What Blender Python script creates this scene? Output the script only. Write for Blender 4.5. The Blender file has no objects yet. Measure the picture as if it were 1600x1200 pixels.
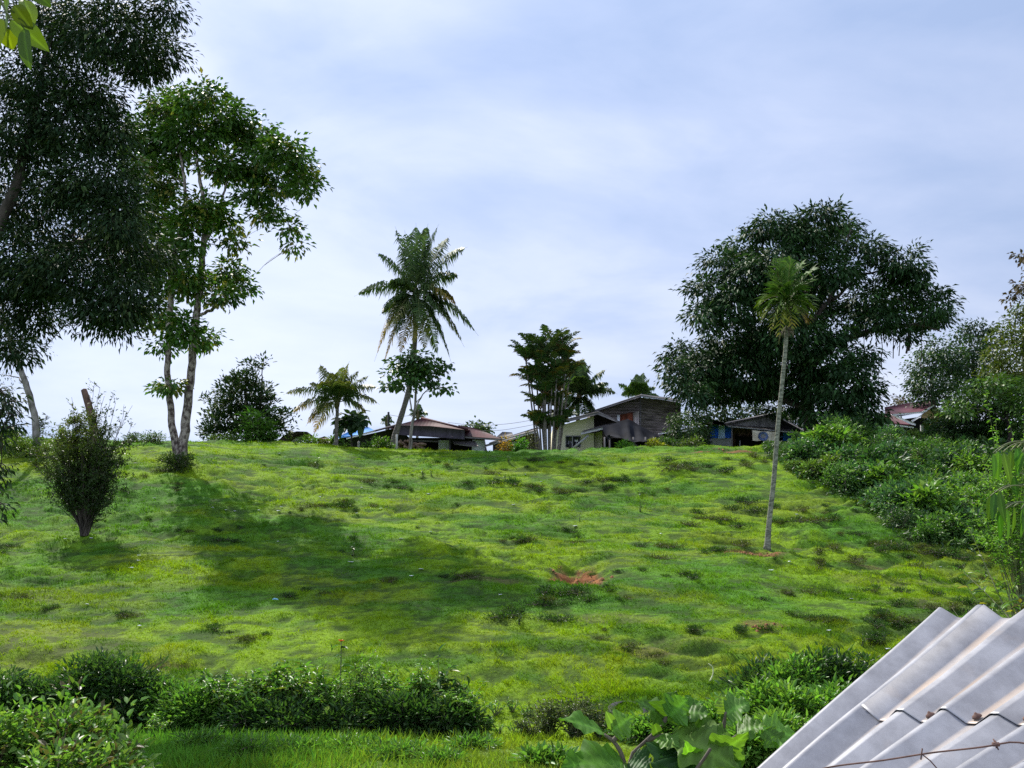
import bpy, math, random
import numpy as np
from mathutils import Vector
R = math.radians
SC = bpy.context.scene
C = SC.collection
rng = np.random.default_rng(7)
random.seed(7)

# ------------------------------------------------------------------ camera
F, W_, H_ = 1556.0, 1600.0, 1200.0          # focal length and size of the photograph in pixels
CAMZ = 3.4
PITCH = math.atan(300 / F)
cam = bpy.data.cameras.new('camera')
cam.sensor_width = 36.0
cam.lens = 36.0 * F / W_
cam.clip_start = 0.05
cam.clip_end = 6000
co = bpy.data.objects.new('camera', cam)
C.objects.link(co)
co.location = (0, 0, CAMZ)
co.rotation_euler = (math.pi / 2 + PITCH, 0, 0)
SC.camera = co
# ------------------------------------------------------------------ light
SUN_AZ = (-0.55, 0.835)                      # horizontal direction towards the sun (x, y)
SUN_EL = R(47)
sl = bpy.data.lights.new('sun', 'SUN')
sl.energy = 5.0
sl.angle = R(0.53)
sl.color = (1.0, 0.955, 0.86)
so = bpy.data.objects.new('sun', sl)
C.objects.link(so)
sd = Vector((SUN_AZ[0] * math.cos(SUN_EL), SUN_AZ[1] * math.cos(SUN_EL), math.sin(SUN_EL)))
so.rotation_euler = sd.to_track_quat('Z', 'Y').to_euler()
so.location = (-40, 60, 80)
SC.view_settings.view_transform = 'Standard'
SC.view_settings.look = 'None'
SC.view_settings.exposure = 0.52
SC.view_settings.gamma = 1.0
SC.cycles.use_denoising = False
SC.cycles.max_bounces = 6
SC.cycles.diffuse_bounces = 3
SC.cycles.glossy_bounces = 2
SC.cycles.transmission_bounces = 4
SC.cycles.transparent_max_bounces = 6
SC.cycles.sample_clamp_indirect = 6

wd = bpy.data.worlds.new('World')
SC.world = wd
wd.use_nodes = True
nt = wd.node_tree
nt.nodes.clear()
N, L = nt.nodes.new, nt.links.new
out = N('ShaderNodeOutputWorld')
bg = N('ShaderNodeBackground')
sky = N('ShaderNodeTexSky')
sky.sky_type = 'NISHITA'
sky.sun_disc = False
sky.sun_elevation = SUN_EL
sky.sun_rotation = math.atan2(SUN_AZ[0], SUN_AZ[1])
sky.air_density = 1.2
sky.dust_density = 0.6
bg.inputs[1].default_value = 0.090
tc = N('ShaderNodeTexCoord')
sep = N('ShaderNodeSeparateXYZ')
L(tc.outputs['Generated'], sep.inputs[0])
mx = N('ShaderNodeMath'); mx.operation = 'MAXIMUM'; mx.inputs[1].default_value = 0.0
L(sep.outputs[2], mx.inputs[0])
ad = N('ShaderNodeMath'); ad.operation = 'ADD'; ad.inputs[1].default_value = 0.22
L(mx.outputs[0], ad.inputs[0])
dx = N('ShaderNodeMath'); dx.operation = 'DIVIDE'; L(sep.outputs[0], dx.inputs[0]); L(ad.outputs[0], dx.inputs[1])
dy = N('ShaderNodeMath'); dy.operation = 'DIVIDE'; L(sep.outputs[1], dy.inputs[0]); L(ad.outputs[0], dy.inputs[1])
cb = N('ShaderNodeCombineXYZ'); L(dx.outputs[0], cb.inputs[0]); L(dy.outputs[0], cb.inputs[1])
def wnoise(scale, loc, detail=6, rough=0.55, dist=0.3):
    mp = N('ShaderNodeMapping'); mp.inputs['Location'].default_value = loc
    mp.inputs['Scale'].default_value = (1.0, 1.35, 1)
    mp.inputs['Rotation'].default_value = (0, 0, R(-25))
    L(cb.outputs[0], mp.inputs[0])
    n = N('ShaderNodeTexNoise'); n.inputs['Scale'].default_value = scale
    n.inputs['Detail'].default_value = detail; n.inputs['Roughness'].default_value = rough
    n.inputs['Distortion'].default_value = dist
    L(mp.outputs[0], n.inputs['Vector'])
    return n
n1 = wnoise(0.85, (1.7, 3.1, 0.2), 7, 0.5, 0.25)
n2 = wnoise(2.1, (7.7, 1.1, 2.2), 8, 0.55, 0.4)
mixn = N('ShaderNodeMath'); mixn.operation = 'MULTIPLY_ADD'; mixn.inputs[1].default_value = 0.42
L(n2.outputs[0], mixn.inputs[0]); L(n1.outputs[0], mixn.inputs[2])
rp = N('ShaderNodeValToRGB')
rp.color_ramp.elements[0].position = 0.54; rp.color_ramp.elements[0].color = (3.1, 4.0, 6.1, 1)
rp.color_ramp.elements[1].position = 0.88; rp.color_ramp.elements[1].color = (5.9, 6.4, 8.0, 1)
e = rp.color_ramp.elements.new(0.66); e.color = (4.1, 4.85, 6.8, 1)
e = rp.color_ramp.elements.new(0.74); e.color = (5.0, 5.6, 7.3, 1)
L(mixn.outputs[0], rp.inputs[0])
# clouds thicker brightness towards the sun's side
dot = N('ShaderNodeVectorMath'); dot.operation = 'DOT_PRODUCT'
L(tc.outputs['Generated'], dot.inputs[0]); dot.inputs[1].default_value = tuple(sd)
mr = N('ShaderNodeMapRange'); mr.inputs[1].default_value = 0.3; mr.inputs[2].default_value = 0.95
mr.inputs[3].default_value = 0.93; mr.inputs[4].default_value = 1.30
L(dot.outputs['Value'], mr.inputs[0])
vm = N('ShaderNodeVectorMath'); vm.operation = 'SCALE'
mb = N('ShaderNodeMapRange'); mb.inputs[1].default_value = -0.05; mb.inputs[2].default_value = -0.75   # sky behind the viewer brightened, added fill light for camera-facing surfaces
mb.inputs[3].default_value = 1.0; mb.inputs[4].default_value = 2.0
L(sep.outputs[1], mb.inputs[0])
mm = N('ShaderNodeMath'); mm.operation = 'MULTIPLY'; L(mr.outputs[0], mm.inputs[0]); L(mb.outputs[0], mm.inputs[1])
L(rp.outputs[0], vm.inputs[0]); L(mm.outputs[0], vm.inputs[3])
mxc = N('ShaderNodeMix'); mxc.data_type = 'RGBA'; mxc.inputs[0].default_value = 0.88
L(sky.outputs[0], mxc.inputs[6]); L(vm.outputs[0], mxc.inputs[7])
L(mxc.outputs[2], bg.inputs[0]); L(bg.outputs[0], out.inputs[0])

# ------------------------------------------------------------------ photograph pixel -> world
def P(px, py, Y):
    cx, cy = (px - W_ / 2) / F, (H_ / 2 - py) / F
    t = Y / (math.cos(PITCH) - cy * math.sin(PITCH))
    return np.array([cx * t, Y, CAMZ + t * (math.sin(PITCH) + cy * math.cos(PITCH))])
def PV(px, py, Y):
    return Vector(P(px, py, Y))
def etan(row):
    return np.tan(PITCH + np.arctan((H_ / 2 - np.asarray(row, float)) / F))

# ------------------------------------------------------------------ numpy value noise
def _h(i, j, s):
    n = (i.astype(np.int64) * 374761393 + j.astype(np.int64) * 668265263 + s * 1442695041) & 0x7fffffff
    n = ((n ^ (n >> 13)) * 1274126177) & 0x7fffffff
    n = (n ^ (n >> 16)) & 0x7fffffff
    return n / 2147483647.0
def vnoise(x, y, s=0):
    x = np.asarray(x, float); y = np.asarray(y, float)
    i = np.floor(x); j = np.floor(y)
    u = x - i; v = y - j
    u = u * u * u * (u * (u * 6 - 15) + 10); v = v * v * v * (v * (v * 6 - 15) + 10)
    a = _h(i, j, s); b = _h(i + 1, j, s); c = _h(i, j + 1, s); d = _h(i + 1, j + 1, s)
    return (a * (1 - u) + b * u) * (1 - v) + (c * (1 - u) + d * u) * v
def fbm(x, y, s=0, o=4, g=0.5):
    r = 0; a = 1; t = 0
    for k in range(o):
        r = r + a * vnoise(x * 2 ** k + 17.3 * k, y * 2 ** k - 9.1 * k, s + k)
        t += a; a *= g
    return r / t

# ------------------------------------------------------------------ terrain
TY = np.array([18, 21, 24, 27, 31, 36, 42, 48, 54, 60, 64], float)
COLS = {
    -700: [1200, 1162, 1125, 1025, 950, 880, 815, 752, 712, 692, 688],
    0:    [1200, 1162, 1125, 1022, 950, 880, 815, 755, 714, 692, 688],
    280:  [1200, 1162, 1128, 1025, 950, 882, 820, 762, 714, 692, 689],
    450:  [1200, 1162, 1128, 1028, 950, 884, 828, 775, 730, 698, 693],
    650:  [1200, 1160, 1128, 1030, 950, 885, 833, 783, 742, 711, 704],
    900:  [1200, 1160, 1128, 1035, 952, 887, 836, 787, 746, 712, 703],
    1130: [1197, 1156, 1118, 1038, 958, 892, 842, 792, 746, 708, 697],
    1250: [1195, 1152, 1110, 1040, 965, 900, 847, 796, 750, 712, 698],
    1400: [1195, 1150, 1105, 1040, 968, 908, 855, 802, 758, 722, 702],
    1600: [1190, 1140, 1095, 1035, 975, 925, 872, 818, 770, 728, 703],
    2300: [1190, 1140, 1095, 1035, 975, 925, 872, 818, 770, 728, 703]}
CX = np.array([(k - 800) / F for k in COLS])
CZ = np.array([CAMZ + TY * etan(v) for v in COLS.values()])         # (cols, TY)
NEARY = np.array([-60, 0, 6, 12]); NEARZ = np.array([1.9, 1.75, 0.9, 0.25])
FARY = np.array([68, 74, 90, 130, 300, 2000]); FARD = np.array([0.10, -0.05, -0.25, -0.6, -6, -60])
KY = np.concatenate([NEARY, TY, FARY])
KZ = np.concatenate([np.repeat(NEARZ[None], len(CX), 0), CZ, CZ[:, -1:] + FARD[None]], 1)
def hermite(xs, ys, x):                     # ys (..., n) monotone-ish cubic, finite difference tangents
    m = np.gradient(ys, xs, axis=-1)
    i = np.clip(np.searchsorted(xs, x) - 1, 0, len(xs) - 2)
    h = xs[i + 1] - xs[i]; t = np.clip((x - xs[i]) / h, 0, 1)
    y0, y1, m0, m1 = ys[..., i], ys[..., i + 1], m[..., i], m[..., i + 1]
    return (2*t**3-3*t**2+1)*y0 + (t**3-2*t**2+t)*h*m0 + (-2*t**3+3*t**2)*y1 + (t**3-t**2)*h*m1
def base_z(x, y):
    x = np.asarray(x, float); y = np.asarray(y, float)
    shp = np.broadcast(x, y).shape
    x = np.broadcast_to(x, shp).ravel(); y = np.broadcast_to(y, shp).ravel()
    yy = np.clip(y, -60, 2000)
    prof = hermite(KY, KZ, yy)              # (cols, n)
    a = x / np.maximum(y * 1.0, 16)
    a = np.clip(a, CX[0], CX[-1])
    k = np.clip(np.searchsorted(CX, a) - 1, 0, len(CX) - 2)
    t = (a - CX[k]) / (CX[k + 1] - CX[k]); t = t * t * (3 - 2 * t)
    n = np.arange(len(y))
    z = prof[k, n] * (1 - t) + prof[k + 1, n] * t
    far = np.clip((y - 78) / 60, 0, 1) * np.clip((x - 38) / 40, 0, 1)
    z = z + 7 * far
    return z.reshape(shp)
# pixel-known marks on the slope: (px, row, radius x m, radius y m)
SOIL_PX = [(905, 896, .95, 1.6, 1.0), (1170, 862, 1.5, 0.4, .8), (1150, 848, 1.2, 0.5, .5), (1245, 856, 0.7, 0.2, .5),
           (1120, 704, 2.6, 0.5, 0.8), (1195, 978, .8, 0.25, .6), (1370, 880, 1.0, 0.3, .5), (55, 1030, 1.2, 0.3, 0.4),
           (265, 1035, .8, 0.3, 0.55), (1010, 1015, 1.0, 0.3, .5), (860, 842, 1.2, 0.35, .5), (205, 1170, 1.6, 0.35, .8),
           (1080, 1000, 1.2, .3, .25), (20, 930, 2.0, .8, .2), (60, 1000, 3.0, 1.0, .25), (1500, 945, 3.5, .7, .3), (1300, 925, 2.5, .7, .2),
           (760, 910, 1.3, .35, .5), (1400, 905, 2.5, .8, .3), (960, 965, 1.5, .5, .35), (1210, 712, 2, .6, .4)]
def micro(x, y):
    return fbm(x / 0.62 + 3 * vnoise(x / 3, y / 3, 8), y / 0.34, 61, 3, 0.6)
def relief(x, y, detail=True):
    m = np.clip((y - 23.5) / 3, 0, 1) * np.clip((70 - y) / 4, 0, 1)
    m2 = np.clip((y - 6) / 6, 0, 1) * np.clip((90 - y) / 20, 0, 1)
    z = 0.35 * (fbm(x / 9, y / 6, 3, 3) - 0.5) * m
    wob = 5.0 * fbm(x / 7, y / 7, 11, 3)
    ph = (base_z(x, y) * 2.1 + wob)
    saw = ph - np.floor(ph)
    st = np.where(saw < 0.78, saw / 0.78, (1 - saw) / 0.22)
    patch = np.clip((fbm(x / 6, y / 3.5, 21, 3) - 0.42) * 5, 0, 1)
    z = z - 0.24 * (1 - st) * patch * m
    z = z + 0.20 * (fbm(x / 1.9, y / 0.95, 31, 3, 0.55) - 0.5) * m * (0.5 + patch) * 0.8
    z = z + 0.20 * (fbm(x / 1.3, y / 0.7, 51, 2) - 0.5) * m * (0.35 + patch) * .7
    z = z + 0.22 * (micro(x, y) - 0.5) * m * (.55 + .6 * patch)
    z = z + 0.05 * (fbm(x / 0.5, y / 0.35, 41, 2) - 0.5) * m2
    return z
def gz0(x, y):
    return base_z(x, y) + relief(x, y)
_ys = np.arange(13, 70, 0.05)
def ground_at(px, row, fn=None):            # where the sight line through a pixel of the photograph meets the ground
    cx, cy = (px - W_ / 2) / F, (H_ / 2 - row) / F
    t = _ys / (math.cos(PITCH) - cy * math.sin(PITCH))
    z = CAMZ + t * (math.sin(PITCH) + cy * math.cos(PITCH))
    g = (fn or gz0)(cx * t, _ys)
    hit = np.nonzero(g >= z)[0]
    i = hit[0] if len(hit) else len(_ys) - 1
    return np.array([cx * t[i], _ys[i], g[i]])
SOIL = [(*ground_at(a, b, base_z)[:2], rx, ry, s) for a, b, rx, ry, s in SOIL_PX]
def soil_mask(x, y):
    m = np.zeros(np.shape(x))
    w = 0.6 * (fbm(x / 0.35, y / 0.35, 77, 3) - 0.5)
    for sx, sy, rx, ry, s in SOIL:
        d = np.sqrt(((x - sx) / rx) ** 2 + ((y - sy) / ry) ** 2) + w
        m = np.maximum(m, s * np.clip((1.15 - d) * 3, 0, 1))
    return m
HOLE = SOIL[0]; PITS = [SOIL[0] + (0.55,), SOIL[1] + (0.20,), SOIL[8] + (0.22,), SOIL[7] + (.15,), SOIL[10] + (.22,), SOIL[2] + (.28,)]
def gz(x, y):
    x = np.asarray(x, float); y = np.asarray(y, float)
    z = gz0(x, y)
    for sx, sy, rx, ry, s, dep in PITS:     # scooped-out, broken banks: a lip at the back, a low apron in front
        dx, dy = (x - sx) / rx, (y - sy) / ry
        r2 = dx * dx + dy * dy
        z = z - dep * np.exp(-r2 * 1.1) * (0.35 + 1.3 / (1 + np.exp(-dy * 5))) * (1 + 0.8 * (vnoise(x * 3, y * 3, 5) - 0.5))
    return z
def G(px, row):
    p = ground_at(px, row)
    p[2] = float(gz(p[0], p[1]))
    return p
def gxy(x, y):
    return float(gz(np.array([x]), np.array([y]))[0])

def mixc(a, b, t):
    t = np.asarray(t)[..., None]
    return np.asarray(a, float) * (1 - t) + np.asarray(b, float) * t
def turf_colour(x, y):
    lush = fbm(x / 5.5, y / 4.0, 101, 4)
    dry = fbm(x / 4.5, y / 2.5, 131, 4)
    dark = fbm(x / 1.8, y / 0.9, 151, 4)
    c = mixc((0.210, 0.295, 0.010), (0.090, 0.200, 0.016), np.clip((lush - 0.40) * 3.6, 0, 1))
    c = mixc(c, (0.225, 0.245, 0.020), np.clip((dry - 0.54) * 3.5, 0, 0.5))
    c = mixc(c, (0.045, 0.120, 0.010), np.clip((dark - 0.53) * 7.0, 0, 0.75))
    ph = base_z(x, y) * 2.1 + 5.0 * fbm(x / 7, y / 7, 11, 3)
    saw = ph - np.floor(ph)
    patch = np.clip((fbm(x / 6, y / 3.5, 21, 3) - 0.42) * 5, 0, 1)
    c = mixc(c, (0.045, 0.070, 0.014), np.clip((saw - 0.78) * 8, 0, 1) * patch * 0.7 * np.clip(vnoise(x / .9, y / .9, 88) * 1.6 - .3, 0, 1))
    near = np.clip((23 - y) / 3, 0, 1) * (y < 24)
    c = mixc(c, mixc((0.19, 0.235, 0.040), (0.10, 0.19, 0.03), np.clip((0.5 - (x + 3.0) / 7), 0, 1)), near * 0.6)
    right = np.clip((x - 9) / 8, 0, 1) * np.clip((46 - y) / 8, 0, 1)
    c = mixc(c, (0.175, 0.175, 0.040), right * np.clip((dry - 0.40) * 3, 0, 0.5))
    return c

# ------------------------------------------------------------------ materials
def new_mat(name):
    m = bpy.data.materials.new(name)
    m.use_nodes = True
    return m, m.node_tree, m.node_tree.nodes['Principled BSDF'], m.node_tree.nodes['Material Output']
def leaf_mat(name, rough=0.5, trans=0.4, spec=0.5, tint=(1.15, 1.25, 0.55)):
    m, t, b, o = new_mat(name)
    a = t.nodes.new('ShaderNodeAttribute'); a.attribute_name = 'Col'
    t.links.new(a.outputs['Color'], b.inputs['Base Color'])
    b.inputs['Roughness'].default_value = rough
    b.inputs['Specular IOR Level'].default_value = spec
    tr = t.nodes.new('ShaderNodeBsdfTranslucent')
    v = t.nodes.new('ShaderNodeVectorMath'); v.operation = 'MULTIPLY'; v.inputs[1].default_value = tint
    t.links.new(a.outputs['Color'], v.inputs[0]); t.links.new(v.outputs[0], tr.inputs[0])
    mx = t.nodes.new('ShaderNodeMixShader'); mx.inputs[0].default_value = trans
    t.links.new(b.outputs[0], mx.inputs[1]); t.links.new(tr.outputs[0], mx.inputs[2])
    t.links.new(mx.outputs[0], o.inputs[0])
    return m
def noise_mat(name, c1, c2, scale=6, rough=0.8, stretch=(1, 1, 1), bump=0.2, detail=5, metal=0.0, c3=None, spec=0.4, lo=.35, hi=.65, bscale=None, wave=None):
    m, t, b, o = new_mat(name)
    tc = t.nodes.new('ShaderNodeTexCoord')
    mp = t.nodes.new('ShaderNodeMapping'); mp.inputs['Scale'].default_value = stretch
    t.links.new(tc.outputs['Object'], mp.inputs[0])
    n = t.nodes.new('ShaderNodeTexNoise'); n.inputs['Scale'].default_value = scale; n.inputs['Detail'].default_value = detail
    t.links.new(mp.outputs[0], n.inputs['Vector'])
    r = t.nodes.new('ShaderNodeValToRGB')
    r.color_ramp.elements[0].position = lo; r.color_ramp.elements[0].color = (*c1, 1)
    r.color_ramp.elements[1].position = hi; r.color_ramp.elements[1].color = (*c2, 1)
    if c3:
        e = r.color_ramp.elements.new(min(hi + .08, .98)); e.color = (*c3, 1)
    t.links.new(n.outputs[0], r.inputs[0])
    t.links.new(r.outputs[0], b.inputs['Base Color'])
    b.inputs['Roughness'].default_value = rough
    b.inputs['Metallic'].default_value = metal
    b.inputs['Specular IOR Level'].default_value = spec
    if bump:
        bp = t.nodes.new('ShaderNodeBump'); bp.inputs['Strength'].default_value = bump; bp.inputs['Distance'].default_value = 0.05
        src = n
        if bscale:
            src = t.nodes.new('ShaderNodeTexNoise'); src.inputs['Scale'].default_value = bscale; src.inputs['Detail'].default_value = 4
            t.links.new(mp.outputs[0], src.inputs['Vector'])
        if wave:
            w = t.nodes.new('ShaderNodeTexWave'); w.inputs['Scale'].default_value = wave[0]; w.bands_direction = wave[1]
            t.links.new(tc.outputs['Object'], w.inputs['Vector']); src = w
        t.links.new(src.outputs[0], bp.inputs['Height']); t.links.new(bp.outputs[0], b.inputs['Normal'])
    return m
M = {}
M['grass'] = leaf_mat('grass_blades', 0.7, 0.45, 0.06, (1.1, 1.25, 0.5))
M['leaf'] = leaf_mat('leaf', 0.5, 0.28, 0.28)
M['gloss'] = leaf_mat('glossy_leaf', 0.6, 0.18, 0.16)
M['dull'] = leaf_mat('dull_leaf', 0.65, 0.14, 0.1)
M['herb'] = leaf_mat('herb_leaf', 0.42, 0.42, 0.35)
M['thin'] = leaf_mat('thin_leaf', 0.5, 0.4, 0.22, (1.1, 1.25, .3))
M['bark_pale'] = noise_mat('pale_bark', (0.08, 0.068, 0.055), (0.26, 0.235, 0.21), 3.5, 0.9, (1, 1, 0.5), 0.6, bscale=14)
M['bark_tree'] = noise_mat('mottled_bark', (0.05, 0.033, 0.027), (0.29, 0.245, 0.205), 6.5, 0.9, (1, 1, 0.7), 0.9, lo=.40, hi=.60, bscale=12)
M['bark_dark'] = noise_mat('dark_bark', (0.022, 0.017, 0.013), (0.07, 0.055, 0.045), 5, 0.95, (1, 1, 0.4), 0.7, bscale=9)
M['bark_brown'] = noise_mat('brown_bark', (0.05, 0.028, 0.020), (0.15, 0.085, 0.06), 6, 0.9, (1, 1, 0.4), 0.6)
M['palm_bark'] = noise_mat('ringed_palm_bark', (0.07, 0.06, 0.05), (0.17, 0.15, 0.13), 5, 0.9, (1, 1, 3), 0.25, wave=(1.6, 'Z'))
M['areca_bark'] = noise_mat('grey_green_palm_bark', (0.055, 0.060, 0.040), (0.26, 0.26, 0.20), 7, 0.9, (1, 1, 2.2), 0.12, lo=.3, hi=.66, spec=.15)
M['stem'] = noise_mat('green_stem', (0.06, 0.08, 0.03), (0.16, 0.17, 0.07), 8, 0.7, bump=0)
M['twig'] = noise_mat('brown_twig', (0.07, 0.055, 0.04), (0.17, 0.14, 0.10), 8, 0.8, bump=0)
M['coconut'] = noise_mat('coconut_husk', (0.10, 0.055, 0.02), (0.26, 0.15, 0.06), 5, 0.6, bump=.1)

# ------------------------------------------------------------------ mesh collector
class Geo:
    def __init__(s):
        s.v, s.q, s.t, s.c, s.n = [], [], [], [], 0
    def add(s, v, quads=None, tris=None, col=(0.5, 0.5, 0.5)):
        v = np.asarray(v, float).reshape(-1, 3)
        s.v.append(v)
        if quads is not None and len(quads): s.q.append(np.asarray(quads, int).reshape(-1, 4) + s.n)
        if tris is not None and len(tris): s.t.append(np.asarray(tris, int).reshape(-1, 3) + s.n)
        c = np.asarray(col, float)
        if c.ndim == 1: c = np.repeat(c[None], len(v), 0)
        s.c.append(c[:, :3]); s.n += len(v)
    def tube(s, pts, rad, k=6, col=(0.5, 0.5, 0.5), cap=True):
        pts = np.asarray(pts, float); n = len(pts)
        rad = np.broadcast_to(np.asarray(rad, float), (n,))
        tg = np.gradient(pts, axis=0); tg /= np.linalg.norm(tg, axis=1)[:, None] + 1e-9
        ref = np.array([0, 0, 1.0]) if abs(tg[:, 2]).mean() < 0.8 else np.array([0, 1.0, 0])
        a = np.cross(tg, ref); a /= np.linalg.norm(a, axis=1)[:, None] + 1e-9
        b = np.cross(tg, a)
        th = np.arange(k) * 2 * math.pi / k
        v = pts[:, None] + rad[:, None, None] * (np.cos(th)[None, :, None] * a[:, None] + np.sin(th)[None, :, None] * b[:, None])
        i = np.arange(n - 1)[:, None] * k; j = np.arange(k)[None]; j2 = (j + 1) % k
        q = np.stack([i + j, i + j2, i + k + j2, i + k + j], -1).reshape(-1, 4)
        tr = None
        v = v.reshape(-1, 3)
        if cap:
            v = np.concatenate([v, pts[-1:] + tg[-1:] * rad[-1] * 0.5, pts[:1]])
            e = (n - 1) * k
            tr = [(e + a_, e + (a_ + 1) % k, n * k) for a_ in range(k)] + [((a_ + 1) % k, a_, n * k + 1) for a_ in range(k)]
        s.add(v, q, tr, col)
    def box(s, c, h, rot=None, col=(.5, .5, .5)):
        v = np.array([[x, y, z] for x in (-1, 1) for y in (-1, 1) for z in (-1, 1)], float) * np.asarray(h)
        if rot is not None: v = v @ np.asarray(rot).T
        s.add(v + np.asarray(c), [(0, 1, 3, 2), (4, 6, 7, 5), (0, 4, 5, 1), (2, 3, 7, 6), (0, 2, 6, 4), (1, 5, 7, 3)], None, col)
    def prism(s, poly, d, col=(.5, .5, .5)):
        """poly: world points (n,3), planar; extruded by vector d"""
        poly = np.asarray(poly, float); n = len(poly); d = np.asarray(d, float)
        v = np.concatenate([poly, poly + d])
        tr = []
        for i in range(1, n - 1):
            tr += [(0, i, i + 1), (n, n + i + 1, n + i)]
        q = [(i, (i + 1) % n, n + (i + 1) % n, n + i) for i in range(n)]
        s.add(v, q, tr, col)
    def leaves(s, pos, D, U, Ln, Wd, col, tpl='diamond', fold=0.12, droop=0.1):
        """many leaves at once: pos, D (along), U (about normal) are (N,3); Ln, Wd (N,)"""
        pos = np.asarray(pos, float); Nn = len(pos)
        if Nn == 0: return
        D = D / (np.linalg.norm(D, axis=1)[:, None] + 1e-9)
        S = np.cross(D, U); S /= np.linalg.norm(S, axis=1)[:, None] + 1e-9
        U = np.cross(S, D)
        if tpl == 'diamond':
            T = np.array([(0, 0, 0), (.45, -.5, fold), (1, 0, -droop), (.45, .5, fold)]); Q = [(0, 1, 2, 3)]; TR = None
        elif tpl == 'blade':
            T = np.array([(0, -.5, 0), (0, .5, 0), (.55, .38, -droop * .3), (.55, -.38, -droop * .3), (1, 0, -droop)]); Q = [(0, 3, 2, 1)]; TR = [(3, 4, 2)]
        elif tpl == 'leaf':
            T = np.array([(0, 0, 0), (.25, -.42, fold), (.25, 0, 0), (.25, .42, fold), (.62, -.36, fold * .9 - droop * .4), (.62, 0, -droop * .4), (.62, .36, fold * .9 - droop * .4), (1, 0, -droop)])
            Q = [(1, 4, 5, 2), (2, 5, 6, 3)]; TR = [(0, 1, 2), (0, 2, 3), (4, 7, 5), (5, 7, 6)]
        elif tpl == 'tri':
            T = np.array([(0, -.5, 0), (0, .5, 0), (1, 0, 0)]); Q = None; TR = [(0, 2, 1)]
        k = len(T)
        Ln = np.broadcast_to(Ln, (Nn,)); Wd = np.broadcast_to(Wd, (Nn,))
        v = pos[:, None] + T[None, :, 0, None] * Ln[:, None, None] * D[:, None] + T[None, :, 1, None] * Wd[:, None, None] * S[:, None] + T[None, :, 2, None] * Ln[:, None, None] * U[:, None]
        off = np.arange(Nn)[:, None, None] * k
        q = (np.array(Q)[None] + off).reshape(-1, 4) if Q else None
        tr = (np.array(TR)[None] + off).reshape(-1, 3) if TR else None
        c = np.asarray(col, float)
        if c.ndim == 1: c = np.repeat(c[None], Nn, 0)
        s.add(v.reshape(-1, 3), q, tr, np.repeat(c, k, 0))
    def build(s, name, mat, parent=None, smooth=False, origin=None):
        me = bpy.data.meshes.new(name)
        v = np.concatenate(s.v)
        org = np.zeros(3)
        if parent is not None and origin is None: org = np.array(parent['_org']) if '_org' in parent else np.zeros(3)
        if origin is not None: org = np.asarray(origin, float)
        v = v - org
        q = np.concatenate(s.q) if s.q else np.zeros((0, 4), int)
        t = np.concatenate(s.t) if s.t else np.zeros((0, 3), int)
        me.vertices.add(len(v)); me.vertices.foreach_set('co', v.ravel())
        me.loops.add(q.size + t.size)
        me.loops.foreach_set('vertex_index', np.concatenate([q.ravel(), t.ravel()]).astype(np.int32))
        me.polygons.add(len(q) + len(t))
        ls = np.concatenate([np.arange(len(q)) * 4, q.size + np.arange(len(t)) * 3]).astype(np.int32)
        me.polygons.foreach_set('loop_start', ls)
        if smooth: me.polygons.foreach_set('use_smooth', np.ones(len(ls), bool))
        me.update(calc_edges=True)
        col = me.color_attributes.new('Col', 'FLOAT_COLOR', 'POINT')
        c = np.concatenate(s.c); c = np.concatenate([c, np.ones((len(c), 1))], 1)
        col.data.foreach_set('color', c.astype(np.float32).ravel())
        me.materials.append(M[mat] if isinstance(mat, str) else mat)
        o = bpy.data.objects.new(name, me)
        C.objects.link(o)
        if parent is not None: o.parent = parent
        else: o.location = org
        o['_org'] = [float(a_) for a_ in org]
        return o

def tag(o, label=None, cat=None, group=None, kind=None):
    if cat and not kind: o['kind'] = 'thing'
    if label: o['label'] = label
    if cat: o['category'] = cat
    if group: o['group'] = group
    if kind: o['kind'] = kind
    return o
ORG = []
def thing(name, label, cat, loc, group=None):
    o = bpy.data.objects.new(name, None)
    o.empty_display_size = 0.3
    C.objects.link(o)
    o.location = loc
    o['_org'] = [float(a) for a in loc]
    ORG.append(o)
    return tag(o, label, cat, group)
def copy_tree(root, loc, rz=0.0, sc=1.0, label=None, group=None):
    r = root.copy(); C.objects.link(r)
    r.location = loc; r.rotation_euler = (0, 0, rz); r.scale = (sc, sc, sc)
    if label: r['label'] = label
    if group: r['group'] = group
    for ch in list(root.children):
        c = ch.copy(); C.objects.link(c); c.parent = r
    return r
def rdir(n):
    d = rng.normal(size=(n, 3)); return d / np.linalg.norm(d, axis=1)[:, None]
def jit(c, n, a=0.25, hue=0.12):
    c = np.broadcast_to(np.asarray(c, float), (n, 3))
    k = 1 + a * (rng.random((n, 1)) - 0.5) * 2
    h = 1 + hue * (rng.random((n, 3)) - 0.5) * 2
    return c * k * h
def bez(a, b, c, n):
    t = np.linspace(0, 1, n)[:, None]
    return (1 - t) ** 2 * a + 2 * t * (1 - t) * b + t * t * c

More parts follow.
